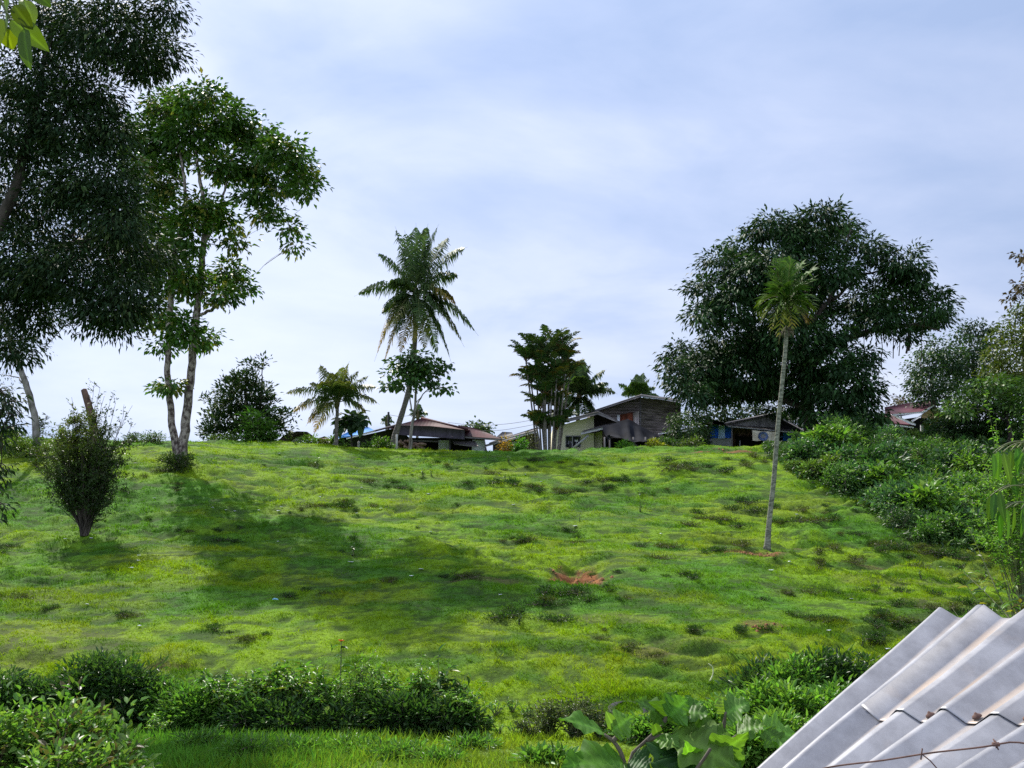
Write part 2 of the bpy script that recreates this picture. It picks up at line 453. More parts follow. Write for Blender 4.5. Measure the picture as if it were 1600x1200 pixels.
# ------------------------------------------------------------------ trees
def crown_geo(blobs, dens, per, LL, LW, c1, c2, c3=None, droop=0.5, clump=0.35, tpl='diamond', shell=0.55, up=0.0, fold=.12, spread=1.0):
    """blobs (x,y,z,rx,ry,rz): twig-end clumps of leaves spread through each blob"""
    g = Geo(); ends = []
    for bi, b in enumerate(blobs):
        c = np.array(b[:3]); r = np.array(b[3:6])
        vol = (r[0] * r[2] + r[1] * r[2] + r[0] * r[1]) / 3
        n = max(4, int(dens * vol))
        d = rdir(n)
        rad = shell + (1 - shell) * rng.random(n) ** 0.7
        rad *= 0.85 + 0.3 * rng.random(n)
        cp = c + d * rad[:, None] * r
        ends.append((c, cp))
        outw = d * np.array([1, 1, 1]) + np.array([0, 0, 0.25])
        m = np.repeat(np.arange(n), per)
        N_ = len(m)
        base = mixc(c1, c2, rng.random(n))
        if c3 is not None:
            k = rng.random(n) < 0.12
            base[k] = c3
        off = rng.normal(size=(N_, 3)) * clump * np.array([1, 1, 0.55])
        pos = cp[m] + off
        D = off / (np.linalg.norm(off, axis=1)[:, None] + 1e-6) * 0.8 + outw[m] * 0.55 * spread + rdir(N_) * 0.45
        D[:, 2] += up - droop * (0.5 + rng.random(N_))
        U = rdir(N_) * 0.7 + np.array([0, 0, 1.0])
        sz = 0.7 + 0.6 * rng.random(N_)
        g.leaves(pos, D, U, LL * sz, LW * sz, jit(base[m], N_, 0.3, 0.12), tpl, fold=fold, droop=0.12)
    return g, ends
def near_pt(paths, c):
    best = None
    for pts, rad in paths:
        pts = np.asarray(pts)
        cost = np.linalg.norm(pts - c, axis=1) + np.where(pts[:, 2] > c[2] - 0.15 * np.linalg.norm(pts - c, axis=1), 2.5, 0) * 1.2
        i = int(np.argmin(cost[: max(2, len(pts))]))
        if best is None or cost[i] < best[0]: best = (cost[i], pts[i], rad[i])
    return best
def wobble(pts, a):
    pts = np.array(pts); n = len(pts)
    w = rng.normal(size=(n, 3)) * a; w[0] = 0; w[-1] *= .5
    w = (w + np.roll(w, 1, 0)) / 2; w[0] = 0
    return pts + w
def spline(ctrl, n=14):
    ctrl = np.asarray(ctrl, float)
    d = np.r_[0, np.cumsum(np.linalg.norm(np.diff(ctrl[:, :3], axis=0), axis=1))]
    t = np.linspace(0, d[-1], n)
    return np.stack([hermite(d, ctrl[:, k], t) for k in range(ctrl.shape[1])], 1)
def tree(name, label, cat, trunks, blobs, Y, mat_t, mat_l, group=None, dens=14, per=12, LL=.2, LW=.08, c1=(.03, .07, .02), c2=(.06, .11, .03), c3=None,
         droop=.5, clump=.35, tpl='diamond', shell=.5, up=0., limb=0.10, twigs=5, dyk=1.0, k=8, fold=.12, wob=.08, spread=1.0, ydepth=None, extra=None):
    """trunks: list of control lists (px,row,radius m[,dY]); blobs: (px,row,rx px,rz px,dY m)"""
    base = P(trunks[0][0][0], trunks[0][0][1], Y)
    base[2] = gxy(base[0], base[1]) if Y < 95 else base[2]
    root = thing(name, label, cat, base, group)
    gt = Geo(); paths = []
    for ti, tr in enumerate(trunks):
        ctl = []
        for i, q in enumerate(tr):
            dY = q[3] if len(q) > 3 else 0
            p = P(q[0], q[1], Y + dY)
            if i == 0 and ti == 0: p[2] = base[2] - 0.15
            ctl.append([*p, q[2]])
        sp = spline(ctl, 6 * len(ctl))
        pts = wobble(sp[:, :3], wob * 0.4); r = np.maximum(sp[:, 3], 0.012)
        if ti == 0 or abs(tr[0][1] - trunks[0][0][1]) < 5: r[:2] *= 1.18
        gt.tube(pts, r, k)
        paths.append((pts, r))
    B = []
    for b in blobs:
        rx, rz = b[2] * Y / F, b[3] * Y / F
        dY = b[4] if len(b) > 4 else (rng.random() - .5) * 2 * dyk
        B.append((*P(b[0], b[1], Y + dY), rx, ydepth * rx if ydepth else 0.9 * (rx + rz) / 2 + .2, rz))
    order = sorted(range(len(B)), key=lambda i: near_pt(paths, np.array(B[i][:3]))[0])
    g, ends = crown_geo(B, dens, per, LL, LW, c1, c2, c3, droop, clump, tpl, shell, up, fold, spread)
    for i in order:
        c = np.array(B[i][:3]); cst, p0, r0 = near_pt(paths, c)
        dist = np.linalg.norm(c - p0)
        mid = (p0 + c) / 2 + np.array([0, 0, 0.12 * dist]) + rng.normal(size=3) * .05 * dist
        n = 8
        pts = wobble(bez(p0, mid, c, n), wob * min(dist, 2))
        r1 = min(r0 * 0.7, limb * (0.35 + 0.12 * dist)); rr = np.linspace(r1, max(r1 * 0.3, 0.012), n)
        gt.tube(pts, rr, 6); paths.append((pts[2:], rr[2:]))
        cp = ends[i][1]
        for q in cp[rng.permutation(len(cp))[:twigs]]:
            j = rng.integers(n // 2, n)
            m_ = (pts[j] + q) / 2 + rng.normal(size=3) * .06 * np.linalg.norm(q - pts[j]) + np.array([0, 0, .05])
            gt.tube(bez(pts[j], m_, q, 5), np.linspace(max(rr[j] * .5, .010), .006, 5), 4, cap=False)
    if extra: extra(gt, g, paths, B)
    gt.build('trunk', mat_t, root, smooth=True)
    g.build('crown', mat_l, root)
    return root

def frond_geo(g, p0, tip, arch=0.25, LLf=0.9, n=34, droopL=0.9, c1=(.05, .1, .03), c2=(.10, .16, .04), tipc=None, w=0.045, rachis=(.16, .17, .06), vee=0.4, skip=0.0, ctrl=None, lean=0.55, r0=.035):
    p0 = np.asarray(p0, float); tip = np.asarray(tip, float)
    d = tip - p0; Lh = np.linalg.norm(d)
    mid = ctrl if ctrl is not None else p0 + d * 0.5 + np.array([0, 0, arch * Lh])
    k = 16
    pts = bez(p0, mid, tip, k)
    g.tube(pts, np.linspace(r0, .006, k), 4, jit(rachis, 1)[0], cap=False)
    t = np.linspace(0.13, 0.995, n)
    P_ = np.stack([np.interp(t, np.linspace(0, 1, k), pts[:, a]) for a in range(3)], 1)
    T = np.gradient(P_, axis=0); T /= np.linalg.norm(T, axis=1)[:, None]
    hor = np.cross(T, np.array([0, 0, 1.0])); nn = np.linalg.norm(hor, axis=1)
    hor = np.where(nn[:, None] < .15, np.array([1.0, 0, 0]), hor); hor /= np.linalg.norm(hor, axis=1)[:, None]
    upv = np.cross(hor, T)
    ln = LLf * np.sin(np.clip(t * 0.95 + .12, 0, 1) * math.pi) ** 0.55 * (1 - 0.45 * t)
    for sgn in (-1, 1):
        kk = rng.random(n) > skip
        m = kk.sum()
        if not m: continue
        l = (ln * (0.8 + .4 * rng.random(n)))[kk]
        base = P_[kk]
        D = hor[kk] * sgn + T[kk] * lean + upv[kk] * vee * 0.6 + rng.normal(size=(m, 3)) * 0.12
        D /= np.linalg.norm(D, axis=1)[:, None]
        D2 = D * 0.6 + np.array([0, 0, -droopL]) + rng.normal(size=(m, 3)) * 0.10
        D2 /= np.linalg.norm(D2, axis=1)[:, None]
        S = T[kk] * 0.8 + np.array([0, 0, .35])
        S /= np.linalg.norm(S, axis=1)[:, None]
        a, b = base, base + D * (l * .45)[:, None]
        c = b + D2 * (l * .55)[:, None]
        col = jit(mixc(c1, c2, rng.random(m)), m, .25, .1)
        if tipc is not None:
            col = mixc(col, jit(tipc, m, .2, .1), np.clip((t[kk] - 0.35) * 1.8, 0, 1) * (0.4 + .6 * rng.random(m)))
        W2 = w * (0.8 + .4 * rng.random(m))[:, None]
        v = np.stack([a - S * W2 * .6, a + S * W2 * .6, b + S * W2, b - S * W2, c], 1).reshape(-1, 3)
        o = np.arange(m)[:, None, None] * 5
        g.add(v, (np.array([[(0, 1, 2, 3)]]) + o).reshape(-1, 4), (np.array([[(3, 2, 4)]]) + o).reshape(-1, 3), np.repeat(col, 5, 0))
def coconut_palm(label, trunk, crown, fronds, Y, LLf, group=None, colours=None, dead=(), nuts=0, n=34, w=.045, name='coconut_palm', skip=0.0, bark='palm_bark', default_tip=None):
    base = P(trunk[0][0], trunk[0][1], Y); 
    if Y < 95: base[2] = gxy(base[0], base[1])
    root = thing(name, label, 'palm tree', base, group)
    ctl = [[*P(q[0], q[1], Y), q[2]] for q in trunk]; ctl[0][2] = base[2] - .15
    ctl.append([*P(crown[0], crown[1], Y), trunk[-1][2] * .9])
    sp = spline(ctl, 26)
    g = Geo(); r = sp[:, 3] * (1 + 0.05 * np.sin(np.arange(26) * 2.1)); r[:2] *= 1.25
    g.tube(sp[:, :3], r, 10)
    g.build('trunk', bark, root, smooth=True)
    c = P(crown[0], crown[1], Y)
    gh = Geo()
    gh.tube(np.array([c + (0, 0, -.45), c + (0, 0, -.1), c + (0, 0, .35), c + (0, 0, .7)]) , np.array([1.0, 1.5, 1.2, .3]) * trunk[-1][2] * 1.1, 8, (.10, .08, .04))
    gh.build('crownshaft', 'dull', root, smooth=True)
    for i, f in enumerate(fronds):
        px, row = f[0], f[1]
        dY = f[2] if len(f) > 2 else (rng.random() - .5) * 3
        arch = f[3] if len(f) > 3 else 0.22
        tp = f[4] if len(f) > 4 else default_tip
        sk = f[5] if len(f) > 5 else skip
        g = Geo()
        frond_geo(g, c + rng.normal(size=3) * .06, P(crown[0] + (px - crown[0]) * 1.05, crown[1] + (row - crown[1]) * 1.03, Y + dY), arch, LLf, n, c1=(.035, .075, .025), c2=(.085, .135, .035), tipc=tp, w=w, skip=sk)
        g.build('frond', 'leaf', root)
    for i in range(nuts):
        a = rng.random() * 6.28
        g = Geo(); q = c + np.array([math.cos(a) * .32, math.sin(a) * .32, -.30 - .25 * rng.random()])
        g.tube(np.array([q + (0, 0, .13), q + (0, 0, .07), q, q - (0, 0, .08), q - (0, 0, .12)]), [.03, .10, .125, .09, .02], 8)
        g.build('coconut', 'coconut', root, smooth=True)
    return root
# ------------------------------------------------------------------ ground sheet
def axis_pts(segs):
    a = [np.arange(s, e, d) for s, e, d in segs]
    return np.unique(np.round(np.concatenate(a + [[segs[-1][1]]]), 4))
gx = axis_pts([(-1500, -300, 150), (-300, -80, 20), (-80, -44, 2), (-44, 44, 0.17), (44, 90, 2), (90, 300, 20), (300, 1500, 150)])
gy = axis_pts([(-60, 10, 2.5), (10, 17, 0.5), (17, 45, 0.13), (45, 67, 0.15), (67, 100, 1.5), (100, 300, 20), (300, 2000, 170)])
GX, GY = np.meshgrid(gx, gy)
GZ = gz(GX, GY)
g = Geo()
nx, ny = len(gx), len(gy)
ii = (np.arange(ny - 1)[:, None] * nx + np.arange(nx - 1)[None]).ravel()
sm = soil_mask(GX, GY).ravel()
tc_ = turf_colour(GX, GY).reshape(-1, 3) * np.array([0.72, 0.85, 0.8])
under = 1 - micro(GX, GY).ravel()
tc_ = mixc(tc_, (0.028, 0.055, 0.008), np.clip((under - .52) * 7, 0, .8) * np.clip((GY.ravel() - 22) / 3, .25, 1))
red = mixc((0.10, 0.034, 0.014), (0.27, 0.11, 0.038), vnoise(GX / .3, GY / .25, 61).ravel())
red = mixc((0.095, 0.075, 0.035), red, np.clip((sm - .45) * 2.2, 0, 1))
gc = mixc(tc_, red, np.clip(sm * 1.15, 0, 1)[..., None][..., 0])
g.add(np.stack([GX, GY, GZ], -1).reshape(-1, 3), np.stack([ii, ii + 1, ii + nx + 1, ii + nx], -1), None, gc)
m, t, b, o_ = new_mat('hillside_turf')
a = t.nodes.new('ShaderNodeAttribute'); a.attribute_name = 'Col'
tcn = t.nodes.new('ShaderNodeTexCoord')
nn_ = t.nodes.new('ShaderNodeTexNoise'); nn_.inputs['Scale'].default_value = 9; nn_.inputs['Detail'].default_value = 6; nn_.inputs['Roughness'].default_value = .7
t.links.new(tcn.outputs['Object'], nn_.inputs['Vector'])
mrn = t.nodes.new('ShaderNodeMapRange'); mrn.inputs[1].default_value = .3; mrn.inputs[2].default_value = .7; mrn.inputs[3].default_value = .55; mrn.inputs[4].default_value = 1.35
t.links.new(nn_.outputs[0], mrn.inputs[0])
vs = t.nodes.new('ShaderNodeVectorMath'); vs.operation = 'SCALE'
t.links.new(a.outputs['Color'], vs.inputs[0]); t.links.new(mrn.outputs[0], vs.inputs[3]); t.links.new(vs.outputs[0], b.inputs['Base Color'])
b.inputs['Roughness'].default_value = .95; b.inputs['Specular IOR Level'].default_value = .15
bp = t.nodes.new('ShaderNodeBump'); bp.inputs['Strength'].default_value = .8; bp.inputs['Distance'].default_value = .06
t.links.new(nn_.outputs[0], bp.inputs['Height']); t.links.new(bp.outputs[0], b.inputs['Normal'])
ground = g.build('ground', m, None, smooth=True, origin=(0, 0, 0))
tag(ground, 'grassy hillside with worn soil patches rising to a crest', 'hillside', kind='structure')

# ------------------------------------------------------------------ grass (stuff)
def grass(n, y0, y1, amax, k, tpl, hmin, hmax, seed, dens_fn=None):
    u = rng.random(n); p = 0.35
    y = (y0 ** p + u * (y1 ** p - y0 ** p)) ** (1 / p)
    x = (rng.random(n) * 2 - 1) * amax * y
    keep = soil_mask(x, y) < .25 + .5 * rng.random(n)
    dens = fbm(x / 1.2, y / .8, 171, 3) + (micro(x, y) - .5) * 1.3 * (y > 23)
    keep &= rng.random(n) < np.clip(.75 + (dens - .35) * 1.8, .45, 1)
    x, y = x[keep], y[keep]; n = len(x)
    tall = np.clip((fbm(x / 2.2, y / 1.2, 191, 3) - .46) * 5, 0, 1)
    c = turf_colour(x, y)
    mi = np.repeat(np.arange(n), k); Nn = len(mi)
    px = x[mi] + rng.normal(size=Nn) * .045 * (1 + y[mi] / 50); py = y[mi] + rng.normal(size=Nn) * .045
    pz = gz(px, py) - .012
    D = rng.normal(size=(Nn, 3)) * np.array([.75, .75, .2]) + np.array([0, 0, 1.0])
    U = rng.normal(size=(Nn, 3)); U[:, 2] = 0.3
    h = (hmin + (hmax - hmin) * rng.random(Nn)) * (0.65 + .9 * tall[mi]) * np.clip(.55 + (micro(x, y)[mi] - .35) * 2.4, .5, 1.5)
    wd_ = 0.010 + .00032 * y[mi]
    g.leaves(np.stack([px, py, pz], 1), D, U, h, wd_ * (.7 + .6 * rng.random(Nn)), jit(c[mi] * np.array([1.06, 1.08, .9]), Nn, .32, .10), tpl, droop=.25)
g = Geo()
grass(26000, 13.5, 26, .62, 6, 'blade', .05, .13, 1)
grass(150000, 24, 67, .58, 5, 'tri', .05, .12, 2)
# lusher strip of longer grass along the foot of the picture
def long_grass(n, cx_, cy_, sx, sy, h):
    x = cx_ + rng.normal(size=n) * sx; y = cy_ + rng.normal(size=n) * sy
    D = rng.normal(size=(n, 3)) * np.array([.6, .6, .1]) + np.array([0, 0, 1.0])
    U = rng.normal(size=(n, 3))
    g.leaves(np.stack([x, y, gz(x, y) - .02], 1), D, U, h * (.5 + rng.random(n)), .022 * (.7 + .6 * rng.random(n)), jit(mixc((.10, .24, .030), (.17, .24, .028), np.clip((x + 5) / 4 + rng.normal(size=n) * .3, 0, 1)), n, .35, .12), 'blade', droop=.35)
long_grass(7000, -4.6, 19.2, 1.4, .8, .24)
long_grass(5000, -6.5, 18.8, 1.5, .9, .22)
long_grass(2500, .2, 17.5, 1.2, .5, .2)
long_grass(3500, -5.5, 21.2, 2.2, .4, .22)
go = g.build('grass', 'grass', None, origin=(0, 0, 0))
tag(go, 'short bright green grass covering the whole slope', 'grass', kind='stuff')

# ------------------------------------------------------------------ shrub builders
def herb(name, label, cat, base, h, rad, stems, LL, LW, c1, c2, group=None, droop=.35, lps=16, mat='herb', tpl='leaf', start=.15, stemc='stem', sr=.012, lean=(0, 0), c3=None, bend=.35, sub=0, curv=.2, partname='foliage'):
    base = np.asarray(base, float)
    root = thing(name, label, cat, base, group)
    gs, gl = Geo(), Geo()
    for i in range(stems):
        a = rng.random() * 6.283; q = rng.random() ** .6
        top = base + np.array([math.cos(a) * rad * q + lean[0], math.sin(a) * rad * q + lean[1], h * (1.0 - .35 * q * q) * (.62 + .38 * rng.random())])
        mid = base + (top - base) * np.array([bend, bend, .6]) + rng.normal(size=3) * .04 * h
        k = 8
        pts = bez(base + np.array([math.cos(a), math.sin(a), 0]) * rad * .12 * rng.random() - (0, 0, .08), mid, top, k)
        gs.tube(pts, np.linspace(sr * (1 + rng.random()), sr * .3, k), 5, cap=False)
        lines = [(pts, lps)]
        for _ in range(sub):
            j = rng.integers(2, k - 1)
            e = pts[j] + (pts[j] - base) / np.linalg.norm(pts[j] - base) * h * .22 + rng.normal(size=3) * h * .13
            sp = bez(pts[j], (pts[j] + e) / 2 + rng.normal(size=3) * .03, e, 5)
            gs.tube(sp, np.linspace(sr * .7, sr * .2, 5), 4, cap=False)
            lines.append((sp, max(3, lps // 2)))
        for pp, nl in lines:
            t = start + (1 - start) * rng.random(nl) ** .8 if pp is pts else rng.random(nl) * .8 + .2
            kk = len(pp)
            pos = np.stack([np.interp(t, np.linspace(0, 1, kk), pp[:, a_]) for a_ in range(3)], 1)
            D = rdir(nl); D[:, 2] = D[:, 2] * .4 + .35 - droop * rng.random(nl)
            U = np.array([0, 0, 1.0]) + rdir(nl) * .5
            sz = (.55 + .65 * rng.random(nl)) * (1.1 - .3 * t)
            cc = jit(mixc(c1, c2, rng.random(nl)), nl, .25, .12)
            if c3 is not None: cc[rng.random(nl) < .1] = c3
            gl.leaves(pos, D, U, LL * sz, LW * sz, cc, tpl, fold=.14, droop=curv)
    gs.build('stem', stemc, root)
    gl.build(partname, mat, root)
    return root
def mound(name, label, cat, base, rx, ry, rz, LL, LW, c1, c2, n=1400, group=None, mat='herb', c3=None, tpl='leaf', lumps=9, droop=.3, up=.2, stemc='twig', clump=.16, per=9):
    base = np.asarray(base, float)
    root = thing(name, label, cat, base, group)
    gs, gl = Geo(), Geo()
    B = []
    for i in range(lumps):
        a = rng.random() * 6.283; q = rng.random() ** .5 * .68
        k = .38 + .22 * rng.random()
        B.append((base[0] + math.cos(a) * rx * q, base[1] + math.sin(a) * ry * q, base[2] + rz * (.28 + .42 * rng.random() * (1.2 - q)), rx * k, ry * k, rz * k))
    vol = sum((b[3] * b[4] + b[3] * b[5] + b[4] * b[5]) / 3 for b in B)
    g2, ends = crown_geo(B, n / per / max(vol, .01), per, LL, LW, c1, c2, c3, droop, clump, tpl, .55, up)
    for c, cp in ends:
        gs.tube(bez(base - (0, 0, .1), (base + c) / 2 + rng.normal(size=3) * .1, c, 6), np.linspace(.03, .012, 6) * (rx ** .5), 5, cap=False)
        for q in cp[:5]:
            gs.tube(bez(c, (c + q) / 2 + rng.normal(size=3) * .04, q, 4), np.linspace(.010, .004, 4), 4, cap=False)
    gs.build('stem', stemc, root)
    g2.build('foliage', mat, root)
    return root

# ------------------------------------------------------------------ the trees
DG1, DG2 = (.020, .050, .018), (.045, .090, .030)
# acacia filling the upper left
ac = [(85,40,85,62),(180,50,80,60),(243,85,50,33),(262,15,28,22),(215,105,40,22),(60,125,95,45),(115,195,80,55),(30,215,75,70),(150,150,45,30),
      (175,215,40,30),(150,285,70,55),(35,330,55,60),(205,400,60,60),(115,430,85,50),(40,420,75,65),(195,460,45,45),(165,330,50,50),(165,490,60,38),
      (110,375,40,30),(40,495,55,35),(15,545,35,28),(-80,90,110,80),(-85,250,90,90),(-70,400,85,80),(-60,520,60,45),(185,355,40,40),(95,300,50,35)]
tree('acacia_tree', 'huge dark small-leaved tree overhanging the upper left corner', 'tree',
     [[(-95,1010,.34),(-110,800,.30),(-90,600,.27),(-40,450,.22),(20,300,.16),(60,150,.09),(80,40,.05)],
      [(-90,600,.14),(0,470,.10),(90,390,.07),(200,360,.04)], [(-40,450,.12),(-90,250,.08),(-100,90,.04)]],
     [(*b, 0) if False else (*b, (rng.random() - .5) * 3.0) for b in ac if b[0] > -20], 28, 'bark_dark', 'dull', dens=112, per=22, LL=.212, LW=.058, c1=(.012,.028,.012), c2=(.030,.055,.020),
     c3=(.06, .09, .03), droop=.75, clump=.245, limb=.065, twigs=8, shell=.35, wob=.12)
# leaning pale trunk behind it
tree('slender_tree', 'slender pale trunked tree leaning left behind the dark tree', 'tree',
     [[(62,690,.21),(52,640,.19),(34,585,.17),(15,530,.14),(-15,470,.10),(-50,420,.05)]],
     [(15,520,40,25),(-15,480,50,35),(40,545,30,18),(-50,430,50,40),(10,590,18,14)], 55, 'bark_pale', 'dull', dens=12, per=14, LL=.24, LW=.07, c1=(.02,.04,.018), c2=(.045,.075,.03), droop=.8, clump=.3)
# twin-trunked tree
tw = [(312,155,42,24),(262,170,45,30),(350,185,45,32),(398,212,42,30),(225,215,35,38),(300,215,60,28),(440,240,38,25),(470,262,24,22),(400,262,42,25),
      (350,262,40,24),(262,245,35,25),(440,290,30,14),(478,292,16,22),(398,305,35,12),(345,345,30,20),(318,322,35,22),(250,290,38,30),(236,340,38,40),(290,360,28,38),
      (262,420,28,48),(298,440,22,38),(355,430,27,26),(347,462,25,16),(380,448,12,14),(243,490,24,26),(285,515,26,28),(322,530,16,20),(250,540,14,10),(268,600,12,14),(255,605,10,6),
      (432,332,24,10),(455,360,13,12),(460,384,9,8),(410,340,15,8),(215,260,22,20),(225,410,22,30),(372,380,20,10)]
tree('twin_trunk_tree', 'tall tree with two pale trunks joined at the base on the crest', 'tree',
     [[(284,714,.30),(291,650,.25),(299,570,.22),(309,480,.20),(316,410,.18),(320,360,.15),(316,300,.11),(305,240,.07),(300,190,.03)],
      [(279,716,.24),(271,672,.20),(264,610,.18),(263,540,.16),(266,470,.16),(272,400,.14),(290,330,.11),(285,260,.07),(270,200,.03)],
      [(318,385,.10),(338,340,.09),(352,290,.06),(362,240,.03)], [(309,494,.09),(330,484,.09),(350,470,.06)], [(320,360,.07),(352,318,.05),(400,300,.035),(450,310,.02)],
      [(264,606,.06),(250,603,.05),(234,602,.045)]],
     tw, 52.5, 'bark_tree', 'leaf', dens=42, per=17, LL=.33, LW=.165, c1=(.032,.085,.014), c2=(.090,.180,.026), c3=(.19,.20,.04), droop=.6, clump=.32, limb=.05, shell=.3, twigs=6, dyk=2.2, wob=.1)
for dx_, lab in ((0, 'dark low shrub wrapped round the foot of the twin-trunk tree'),):
    b_ = G(280, 735)
    mound('shrub', lab, 'shrub', b_, .95, .6, .75, .16, .045, (.03,.06,.02), (.07,.11,.03), n=1500, lumps=9, droop=.1, up=.4)
# mango
mg = [(1287,350,48,20),(1247,355,35,20),(1205,357,33,18),(1165,387,35,26),(1127,422,38,26),(1107,463,35,28),(1097,497,28,22),(1322,365,28,22),(1358,395,30,26),(1412,415,40,30),
      (1430,437,24,20),(1462,480,33,26),(1470,505,20,16),(1400,462,50,28),(1352,480,48,36),(1370,510,45,22),(1253,380,45,28),(1220,420,55,42),(1180,445,48,38),(1303,425,32,30),
      (1253,480,60,48),(1193,508,45,34),(1135,535,46,28),(1065,560,32,24),(1050,583,20,16),(1103,580,58,32),(1075,606,36,18),(1160,580,60,42),(1137,615,55,20),(1220,570,55,42),
      (1212,612,55,20),(1287,560,52,46),(1300,520,30,24),(1320,600,48,32),(1352,618,26,26),(1318,640,46,20),(1273,608,40,28),(1085,624,26,10),(1330,430,20,25),(1250,440,50,40),
      (1150,480,40,35),(1300,390,30,20),(1350,560,22,18),(1440,500,30,20),(1420,530,12,8),(1180,545,40,30),(1240,530,50,40),(1230,643,35,8),(1295,652,40,20),(1340,662,40,20),(1375,650,12,16)]
def mango_extra(gt, g, paths, B):
    for px, r0, r1 in ((1418,520,552),(1421,520,548),(1415,520,540),(1439,540,575),(1377,545,562),(1377,570,578),(1395,515,560),(1405,518,556),(1440,500,530),(1350,545,575)):
        p = spline([P(px, r0 - 20, 79), P(px + 1, (r0 + r1) / 2, 79), P(px + rng.normal() * 1.5, r1, 79)], 6)
        gt.tube(p, np.linspace(.035, .05, 6) * (1.8 if px in (1418, 1421) else .8), 5)
tree('mango_tree', 'broad spreading dark tree behind the tall slim palm', 'tree',
     [[(1268,704,.62),(1266,670,.55),(1262,630,.50),(1256,590,.46),(1255,540,.38),(1262,470,.26),(1285,400,.12)],
      [(1256,590,.34),(1300,540,.30),(1350,520,.24),(1400,512,.17),(1440,508,.10),(1470,520,.05)], [(1255,560,.30),(1200,530,.24),(1150,500,.16),(1115,480,.08)],
      [(1262,640,.26),(1200,615,.22),(1130,600,.14),(1070,590,.07)], [(1255,520,.24),(1300,460,.18),(1320,410,.13),(1325,370,.06)], [(1300,470,.14),(1350,430,.1),(1400,420,.06)],
      [(1255,500,.2),(1220,440,.15),(1180,390,.08)]],
     [(b[0], b[1] - 3, b[2] * .93, b[3] * .93) for b in mg], 80, 'bark_dark', 'gloss', dens=12, per=34, LL=.50, LW=.16, c1=(.011,.032,.010), c2=(.028,.068,.018), c3=(.045,.10,.025), droop=.8, clump=.40, limb=.06, shell=.5, twigs=8, dyk=5.0, spread=1.1, ydepth=1.1, extra=mango_extra, wob=.16)
# coconut palms
GOLD = (.42, .23, .03)
coconut_palm('tall coconut palm with a leaning trunk and full crown', [(611,703,.26),(617,682,.22),(627,650,.20),(638,612,.19),(646,560,.18)], (650,462),
   [(558,463,0,.30),(590,397,0,.18),(619,357,1,.05,None,.35),(633,362,-1,.05,None,.3),(650,352,1,.05),(668,352,-1,.06),(684,353,0,.10),(727,388,0,.22),(700,372,2,.2),(715,432,0,.35),
    (711,480,-2,.42,GOLD),(743,523,0,.30),(722,540,-1,.30,(.16,.15,.03)),(703,565,0,.28),(684,560,2,.3),(664,552,-2,.3,(.2,.17,.03)),(646,545,-3,.35,(.25,.2,.03)),(625,560,-2,.3,GOLD),(600,573,0,.35,GOLD),(588,562,0,.4,GOLD),
    (596,492,0,.3),(610,520,-3,.35,(.2,.17,.03)),(612,440,-1.5,.3),(694,500,-2,.4),(618,530,-1.5,.4),(655,520,-3,.5)],
   70, 2.0, nuts=7, n=70, w=.055)
coconut_palm('short coconut palm with yellowing drooping fronds on the crest', [(526,684,.13),(526,660,.12),(527,645,.11)], (527,628),
   [(446,617,0,.28,(.30,.26,.12)),(484,600,0,.22),(501,570,1,.1),(517,582,-1,.1),(545,566,0,.04,(.38,.36,.03)),(536,572,1,.03,(.34,.36,.03)),(560,580,0,.18),(575,588,1,.15,None,.2),(588,606,0,.24),(590,632,0,.35,(.30,.26,.12)),
    (572,648,0,.4,(.30,.24,.08)),(456,648,0,.30,GOLD),(480,665,0,.32,GOLD),(490,682,1,.35,GOLD),(505,600,-2,.4),(550,610,-2,.4),(500,650,-2,.45,(.28,.24,.04)),(540,600,-3,.3)],
   64.5, 1.45, n=54, w=.038, default_tip=(.2, .19, .06))
coconut_palm('dark coconut palm partly hidden behind the clumping palm', [(905,690,.2),(903,655,.18),(903,632,.17)], (905,622),
   [(858,600,0,.2),(880,590,1,.15),(893,570,0,.06),(903,562,-1,.05),(910,560,1,.04),(923,570,0,.16),(946,578,0,.12),(950,600,1,.2),(962,616,0,.3),(940,606,-2,.3),(872,640,0,.3),(885,650,-1,.3),(905,652,-3,.3),(930,650,0,.25),(918,655,-2,.3),(860,655,0,.3),(895,600,-3,.3),(908,590,-3,.3)],
   88, 1.9, nuts=9, n=56, w=.075)
coconut_palm('small coconut palm showing above the timber barn roof', [(998,655,.18),(997,640,.16)], (997,622),
   [(966,600,0,.2),(972,618,1,.35),(985,592,0,.06),(995,584,0,.05),(1005,582,1,.05),(1015,592,0,.15),(1024,606,0,.25),(1030,622,0,.3),(978,607,-2,.3),(1006,600,-2,.3),(990,598,-2,.3)],
   112, 1.7, n=32, w=.09)
coconut_palm('distant palm left of the maroon roof beside a thin pole', [(606,690,.15),(604,675,.14)], (604,660),
   [(596,655,0,.3),(597,664,1,.4),(600,650,0,.1),(606,648,0,.1),(612,652,0,.25),(616,660,0,.35),(610,668,0,.3)], 120, .9, n=16, w=.07)
coconut_palm('distant palm just above the maroon roof behind the young tree', [(652,690,.15),(652,672,.14)], (653,650),
   [(640,640,0,.2),(644,648,1,.3),(648,632,0,.08),(655,631,0,.05),(660,640,0,.2),(668,646,0,.3),(663,655,0,.35),(643,660,0,.3)], 105, 1.0, n=18, w=.07)
